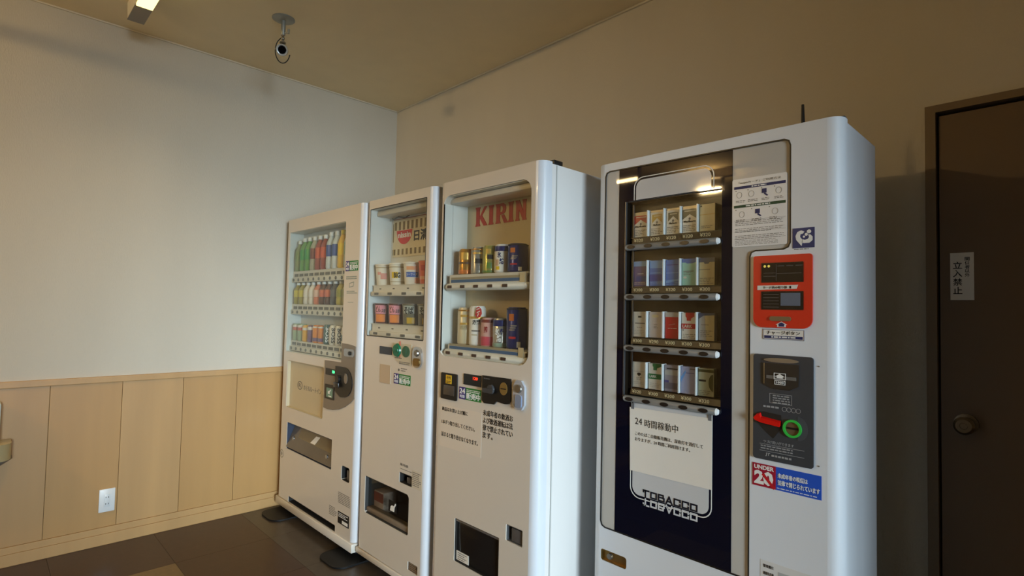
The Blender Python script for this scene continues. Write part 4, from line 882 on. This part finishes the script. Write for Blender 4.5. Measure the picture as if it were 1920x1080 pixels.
# brass lock
lk = recess('lock_plate', 2.4165, .404, 2.525, .444, -.609, -.600, M_BRASS, mt_, label='brass recessed lock plate')
obj('lock_barrel', B().rod((2.452, -.6002, .424), (2.452, -.6085, .424), .011, .010, 18), M_STEEL, lk)
# instruction sheet
sh = obj('instruction_sheet', B().plate(rr(2.8865, 1.490, 3.045, 1.6965, .005, 3), -.6085, -.6068), mat('sheet_white', (222, 222, 222), .3), mt_, 'white instruction sheet with blue and green bands')
ys_ = -.6086
obj('band', B().box(2.892, 3.041, ys_-.0006, ys_, 1.6655, 1.6735), M_NAVYINK, sh)
obj('band', B().box(2.892, 3.041, ys_-.0006, ys_, 1.6085, 1.6165), mat('band_dark_green', (20, 66, 44), .5), sh)
obj('band_lettering', B().lines(2.945, 1.6712, 2.987, .01, 1, ys_-.0007, .0034, seed=2).lines(2.928, 1.6142, 3.002, .01, 1, ys_-.0007, .0034, seed=7), M_WHITEINK, sh, smooth=0)
t = B().text('「taspoカード」ご利用方法', 2.906, 1.6795, 3.028, 1.6875, ys_)
obj('lettering', t, M_INKG, sh, smooth=0); t = B()
for z_ in (1.6605, 1.6025):
    if z_ < 1.65: obj('lettering', t, M_INKG, sh, smooth=0); t = B()
    for k in range(4 if z_ > 1.65 else 3):
        x_ = 2.898+(.036 if z_ > 1.65 else .047)*k+(.0 if k < 2 else .004)
        t.plate(ell(x_, z_, .0016, .0016, 8), ys_-.0005, ys_).lines(x_, z_-.030, x_+.028, .0042, 2, ys_, .0016, seed=k+3)
obj('lettering', t, M_INKG, sh, smooth=0); t = B()
for z_ in (1.566, 1.545, 1.524): t.lines(2.896, z_, 3.036, .0048, 3, ys_, .0014, seed=int(z_*1000))
for z_ in (1.5695, 1.536, 1.514): t.box(2.892, 3.041, ys_-.0004, ys_, z_, z_+.0005)
t.lines(2.896, 1.509, 3.02, .004, 4, ys_, .001, seed=77)
obj('lettering', t, M_INKG, sh, smooth=0)
d_ = B()
for x_, z_ in ((2.908, 1.6475), (2.944, 1.6475), (3.022, 1.6475), (2.916, 1.588), (3.012, 1.588)):
    d_.plate([ell(x_, z_, .0085, .0095, 14), list(reversed(ell(x_, z_, .0075, .0085, 14)))], ys_-.0005, ys_)
obj('drawing', d_, mat('line_grey', (150, 150, 148), .6), sh)
d_ = B()
for x_, z_ in ((2.981, 1.649), (2.962, 1.591)): d_.box(x_-.007, x_+.007, ys_-.0005, ys_, z_-.004, z_+.009).plate([(x_+.002, z_-.003), (x_+.012, z_-.012), (x_+.008, z_-.014), (x_-.001, z_-.007)], ys_-.0005, ys_)
obj('drawing', d_, M_NAVYINK, sh)
# blue square emblem
em = obj('emblem_sticker', B().box(3.060, 3.117, yf-.0009, yf-.0002, 1.476, 1.532), mat('emblem_navy', (30, 46, 104), .4), mt_, 'navy square sticker with white swirl emblem')
e = B()
sw = [(3.077, 1.513), (3.074, 1.504), (3.079, 1.492), (3.086, 1.483)]
e.plate([(3.084, 1.481), (3.087, 1.497), (3.080, 1.507), (3.081, 1.514), (3.088, 1.516), (3.091, 1.521), (3.083, 1.525), (3.073, 1.521), (3.068, 1.510), (3.070, 1.499), (3.077, 1.490)], yf-.0016, yf-.0011)
e.plate([(3.084, 1.490), (3.090, 1.489), (3.104, 1.489), (3.112, 1.496), (3.112, 1.506), (3.106, 1.512), (3.101, 1.512), (3.103, 1.505), (3.100, 1.500), (3.092, 1.498), (3.087, 1.500)], yf-.0016, yf-.0011)
e.plate(ell(3.103, 1.5205, .0055, .0055, 16), yf-.0016, yf-.0011).plate(ell(3.096, 1.513, .004, .004, 14), yf-.0016, yf-.0011).plate(ell(3.090, 1.507, .003, .003, 12), yf-.0016, yf-.0011)
obj('emblem', e, M_WHITEINK, em)
obj('fine_print', B().lines(3.064, 1.474, 3.114, .005, 1, yf-.0001, .0022, seed=6), M_INKG, em, smooth=0)
# red card reader
rp = obj('card_reader', B().plate(rr(2.954, 1.252, 3.113, 1.459, (.026, .026, .008, .006), 6), yf-.006, yf-.0002), mat('reader_red', (206, 40, 20), .3, coat=.3), mt_, 'red card reader with two dark screens')
ry = yf-.006
for z0, z1 in ((1.382, 1.437), (1.304, 1.355)):
    obj('screen_bezel', B().plate([rr(2.977, z0-.001, 3.091, z1+.001, .002), list(reversed(rr(2.979, z0+.001, 3.089, z1-.001, .002)))], ry-.0015, ry), mat('bezel_dark', (52, 12, 8), .3), rp)
    obj('screen', B().box(2.979, 3.089, ry-.0010, ry-.0002, z0+.001, z1-.001), mat('screen_black', (26, 24, 24), .15), rp)
sc = B().box(3.020, 3.086, ry-.0016, ry-.0011, 1.4055, 1.4072).box(3.018, 3.0195, ry-.0016, ry-.0011, 1.386, 1.432).box(2.983, 3.017, ry-.0016, ry-.0011, 1.4075, 1.409).box(2.983, 3.017, ry-.0016, ry-.0011, 1.398, 1.4)
obj('screen_lines', sc, mat('line_dark_grey', (70, 70, 72), .4), rp); sc = B()
for k in range(5): sc.box(2.983, 3.026, ry-.0016, ry-.0011, 1.310+.009*k, 1.3118+.009*k)
obj('screen_lines', sc, mat('line_dark_grey', (70, 70, 72), .4), rp); sc = B()
for k in range(3): sc.box(3.022+.024*k, 3.040+.024*k, ry-.0016, ry-.0011, 1.4265, 1.429)
obj('screen_lines', sc, mat('line_dark_grey', (70, 70, 72), .4), rp)
obj('indicator_light', B().plate(ell(2.987, 1.428, .0036, .0036, 12), ry-.0018, ry-.0011).plate(ell(2.998, 1.428, .0036, .0036, 12), ry-.0018, ry-.0011), mat('lamp_yellow', (236, 214, 100), .4, emit=.25), rp)
obj('colour_screen', B().box(3.031, 3.083, ry-.0018, ry-.0011, 1.315, 1.351), mat('screen_blue_grey', (94, 104, 122), .2), rp)
lb = obj('reader_label', B().plate([(2.966, 1.360), (3.073, 1.3625), (3.0765, 1.3735), (2.966, 1.3725)], ry-.0008, ry-.0001), M_PAPER, rp)
obj('lettering', B().text('カード読み取り部', 2.982, 1.3635, 3.048, 1.3705, ry-.0009, .01).box(3.054, 3.059, ry-.0012, ry-.0008, 1.3635, 1.3705), M_INK, rp, smooth=0)
obj('charge_button', B().plate(rr(3.001, 1.2715, 3.059, 1.2845, .0064), ry-.004, ry-.0001), mat('button_olive', (122, 100, 70), .35), rp)
obj('arrow_mark', B().plate([(3.0215, 1.2545), (3.0445, 1.2545), (3.0445, 1.261), (3.049, 1.261), (3.033, 1.270), (3.017, 1.261), (3.0215, 1.261)], ry-.0006, ry-.0001), M_WHITEINK, rp)
obj('arrow_mark', B().plate([(3.0255, 1.256), (3.0405, 1.256), (3.0405, 1.262), (3.0435, 1.262), (3.033, 1.268), (3.0225, 1.262), (3.0255, 1.262)], ry-.0011, ry-.0007), M_NAVYINK, rp)
cl = obj('charge_label', B().box(2.980, 3.091, yf-.0009, yf-.0002, 1.2185, 1.2475), M_PAPER, mt_, 'white label with navy frame below the card reader')
obj('label_frame', B().plate([[(2.980, 1.2185), (3.091, 1.2185), (3.091, 1.2475), (2.980, 1.2475)], [(2.9812, 1.2197), (2.9812, 1.2463), (3.0898, 1.2463), (3.0898, 1.2197)]], yf-.0014, yf-.0010).box(2.984, 3.087, yf-.0014, yf-.0010, 1.2215, 1.2295), M_NAVYINK, cl, smooth=0)
obj('lettering', B().text('チャージボタン', 2.9905, 1.2325, 3.080, 1.2435, yf-.0010, .012), M_INK, cl, smooth=0)
obj('lettering', B().lines(3.004, 1.2275, 3.070, .01, 1, yf-.0014, .0036, seed=15), M_WHITEINK, cl, smooth=0)
# grey money panel
gp = obj('money_panel', B().plate(rr(2.955, .876, 3.1155, 1.175, .008), yf-.006, yf-.0002), mat('slate_plastic', (58, 62, 68), .38), mt_, 'slate grey money panel with red chute and green ring')
gy = yf-.006
obj('top_grip', B().plate(ell(3.033, 1.1605, .047, .0065, 24), gy-.004, gy-.0001), M_SILVER, gp)
bw = [(2.988, 1.090), (3.012, 1.079), (3.055, 1.079), (3.079, 1.092), (3.080, 1.152), (2.987, 1.151)]
obj('bill_inlet', B().plate(bw, gy-.003, gy-.0001), mat('inlet_smoke', (44, 42, 40), .1, coat=.5), gp)
obj('bill_slit', B().box(2.994, 3.073, gy-.006, gy-.0032, 1.108, 1.117), mat('slit_grey', (104, 102, 98), .3), gp)
obj('inlet_edge', B().box(2.986, 2.9885, gy-.0045, gy-.0032, 1.092, 1.151), M_CHROME, gp)
bm_ = B()
for x0, z0, x1, z1 in ((3.015, 1.1075, 3.047, 1.1255), (3.017, 1.093, 3.046, 1.105)): bm_.plate([[(x0, z0), (x1, z0), (x1, z1), (x0, z1)], [(x0+.0016, z0+.0016), (x0+.0016, z1-.0016), (x1-.0016, z1-.0016), (x1-.0016, z0+.0016)]], gy-.0072, gy-.0066)
bm_.plate([(3.023, 1.111), (3.039, 1.111), (3.039, 1.1155), (3.044, 1.1155), (3.031, 1.1235), (3.018, 1.1155), (3.023, 1.1155)], gy-.0072, gy-.0066).text('1000', 3.0215, 1.096, 3.0415, 1.102, gy-.0066, .02)
obj('bill_mark', bm_, M_WHITEINK, gp, smooth=0)
pm = B().plate([[(3.001, 1.0385), (3.061, 1.0385), (3.061, 1.066), (3.001, 1.066)], [(3.002, 1.0395), (3.002, 1.065), (3.060, 1.065), (3.060, 1.0395)]], gy-.0005, gy-.0001).lines(3.010, 1.062, 3.056, .0065, 4, gy-.0001, .003, seed=21).lines(2.984, 1.030, 3.026, .01, 1, gy-.0001, .005, seed=22)
for k in range(4): pm.plate([ell(3.041+.0122*k, 1.0255, .0062, .0066, 16), list(reversed(ell(3.041+.0122*k, 1.0255, .0052, .0056, 16)))], gy-.0005, gy-.0001)
obj('lettering', pm, mat('panel_print', (150, 152, 154), .5), gp, smooth=0); pm = B()
pm.text('つづけ買いができます', 2.984, .9235, 3.066, .9325, gy-.0002).box(2.974, 3.093, gy-.0005, gy-.0001, .9195, .9206).box(2.974, 3.093, gy-.0005, gy-.0001, .9005, .9016).lines(2.977, .9165, 3.092, .007, 2, gy-.0001, .003, seed=33)
pm.text('JT', 2.990, .8865, 3.003, .8965, gy-.0002, .03).lines(3.007, .8935, 3.080, .01, 1, gy-.0001, .005, seed=35)
obj('lettering', pm, mat('panel_print', (150, 152, 154), .5), gp, smooth=0)
rc = [(2.959, .998), (2.968, 1.008), (2.986, 1.012), (3.033, 1.008), (3.034, .972), (3.012, .940), (2.985, .962), (2.962, .984)]; rc.reverse()
obj('coin_chute', B().plate(rc, gy-.001, gy-.0001), M_DARK, gp)
obj('coin_lip', B().prism([[(2.960, .992), (2.966, 1.000), (2.977, 1.004), (2.980, .994), (3.032, .988), (3.032, .976), (2.982, .981), (2.964, .986)]], lambda a, c_: (a, gy-.011, c_), lambda a, c_: (a, gy-.0012, c_+.004)), mat('lip_red', (214, 24, 16), .2, coat=.4), gp)
obj('ring', B().plate([ell(3.063, .9755, .0245, .0245, 28), list(reversed(ell(3.063, .9755, .0185, .0185, 28)))], gy-.006, gy-.0001), mat('ring_green', (46, 168, 62), .3, emit=.12), gp)
obj('coin_inlet', B().plate(ell(3.063, .9755, .018, .018, 24), gy-.0015, gy-.0001), mat('inlet_bronze', (122, 104, 76), .3, .4), gp)
obj('coin_slot', B().box(3.048, 3.078, gy-.0032, gy-.0017, .9735, .979), M_BLACK, gp)
obj('panel_bulge', B().plate(ell(3.076, .977, .026, .033, 20, -PI/2, PI/2), gy-.0008, gy-.0001), mat('slate_light', (70, 74, 80), .3), gp)
# under-20 sticker
us = obj('age_sticker', B().box(2.952, 3.134, yf-.0009, yf-.0002, .797, .861), mat('age_blue', (34, 84, 196), .4), mt_, 'blue and red age limit sticker')
obj('sticker_end', B().box(2.952, 3.017, yf-.0014, yf-.0010, .797, .861), mat('age_red', (158, 22, 48), .4), us)
obj('lettering', B().text('UNDER', 2.957, .845, 3.012, .857, yf-.0015, .03).text('20', 2.957, .802, 3.010, .842, yf-.0015, .05).text('未成年者の喫煙は', 3.022, .831, 3.100, .845, yf-.0015, .02).text('法律で禁じられています', 3.022, .811, 3.130, .826, yf-.0015, .02).lines(3.02, .804, 3.125, .01, 1, yf-.0010, .002, seed=4), M_WHITEINK, us, smooth=0)
obj('red_stroke', B().ribbon([(2.984, .831), (3.011, .801)], .008, yf-.0024, yf-.0021), mat('stroke_red', (190, 26, 36), .4), us, smooth=0)
pl = obj('company_plate', B().box(2.975, 3.11, yf-.0006, yf-.0002, .47, .592), mat('plate_pale', (214, 214, 212), .4), mt_)
t = B()
for k, ln in enumerate(('管理責任', '連絡先名称', '電話番号')): t.text(ln, 2.983, .573-.020*k, 3.012, .582-.020*k, yf-.0007, .01)
obj('lettering', t, M_INK, pl, smooth=0)
obj('rating_label', B().plate([(3.024, .572), (3.085, .572), (3.085, .53), (3.024, .53)], yf-.0010, yf-.0007), mat('label_grey', (172, 174, 174), .5), pl)
obj('antenna', B().rod((3.02, -.40, 1.8215), (3.018, -.40, 1.955), .0085, .0040, 12), M_BLACK, mt_, 'black stub antenna')
obj('hinge_cap', B().box(3.166, 3.182, -.578, -.560, 1.8285, 1.834, .001), mat('hinge_grey', (84, 90, 98), .4), mt_)
obj('screw', B().rod((3.128, yf-.0002, 1.152), (3.128, yf-.002, 1.152), .0016, n=8).rod((3.128, yf-.0002, .886), (3.128, yf-.002, .886), .0016, n=8), M_INKG, mt_)
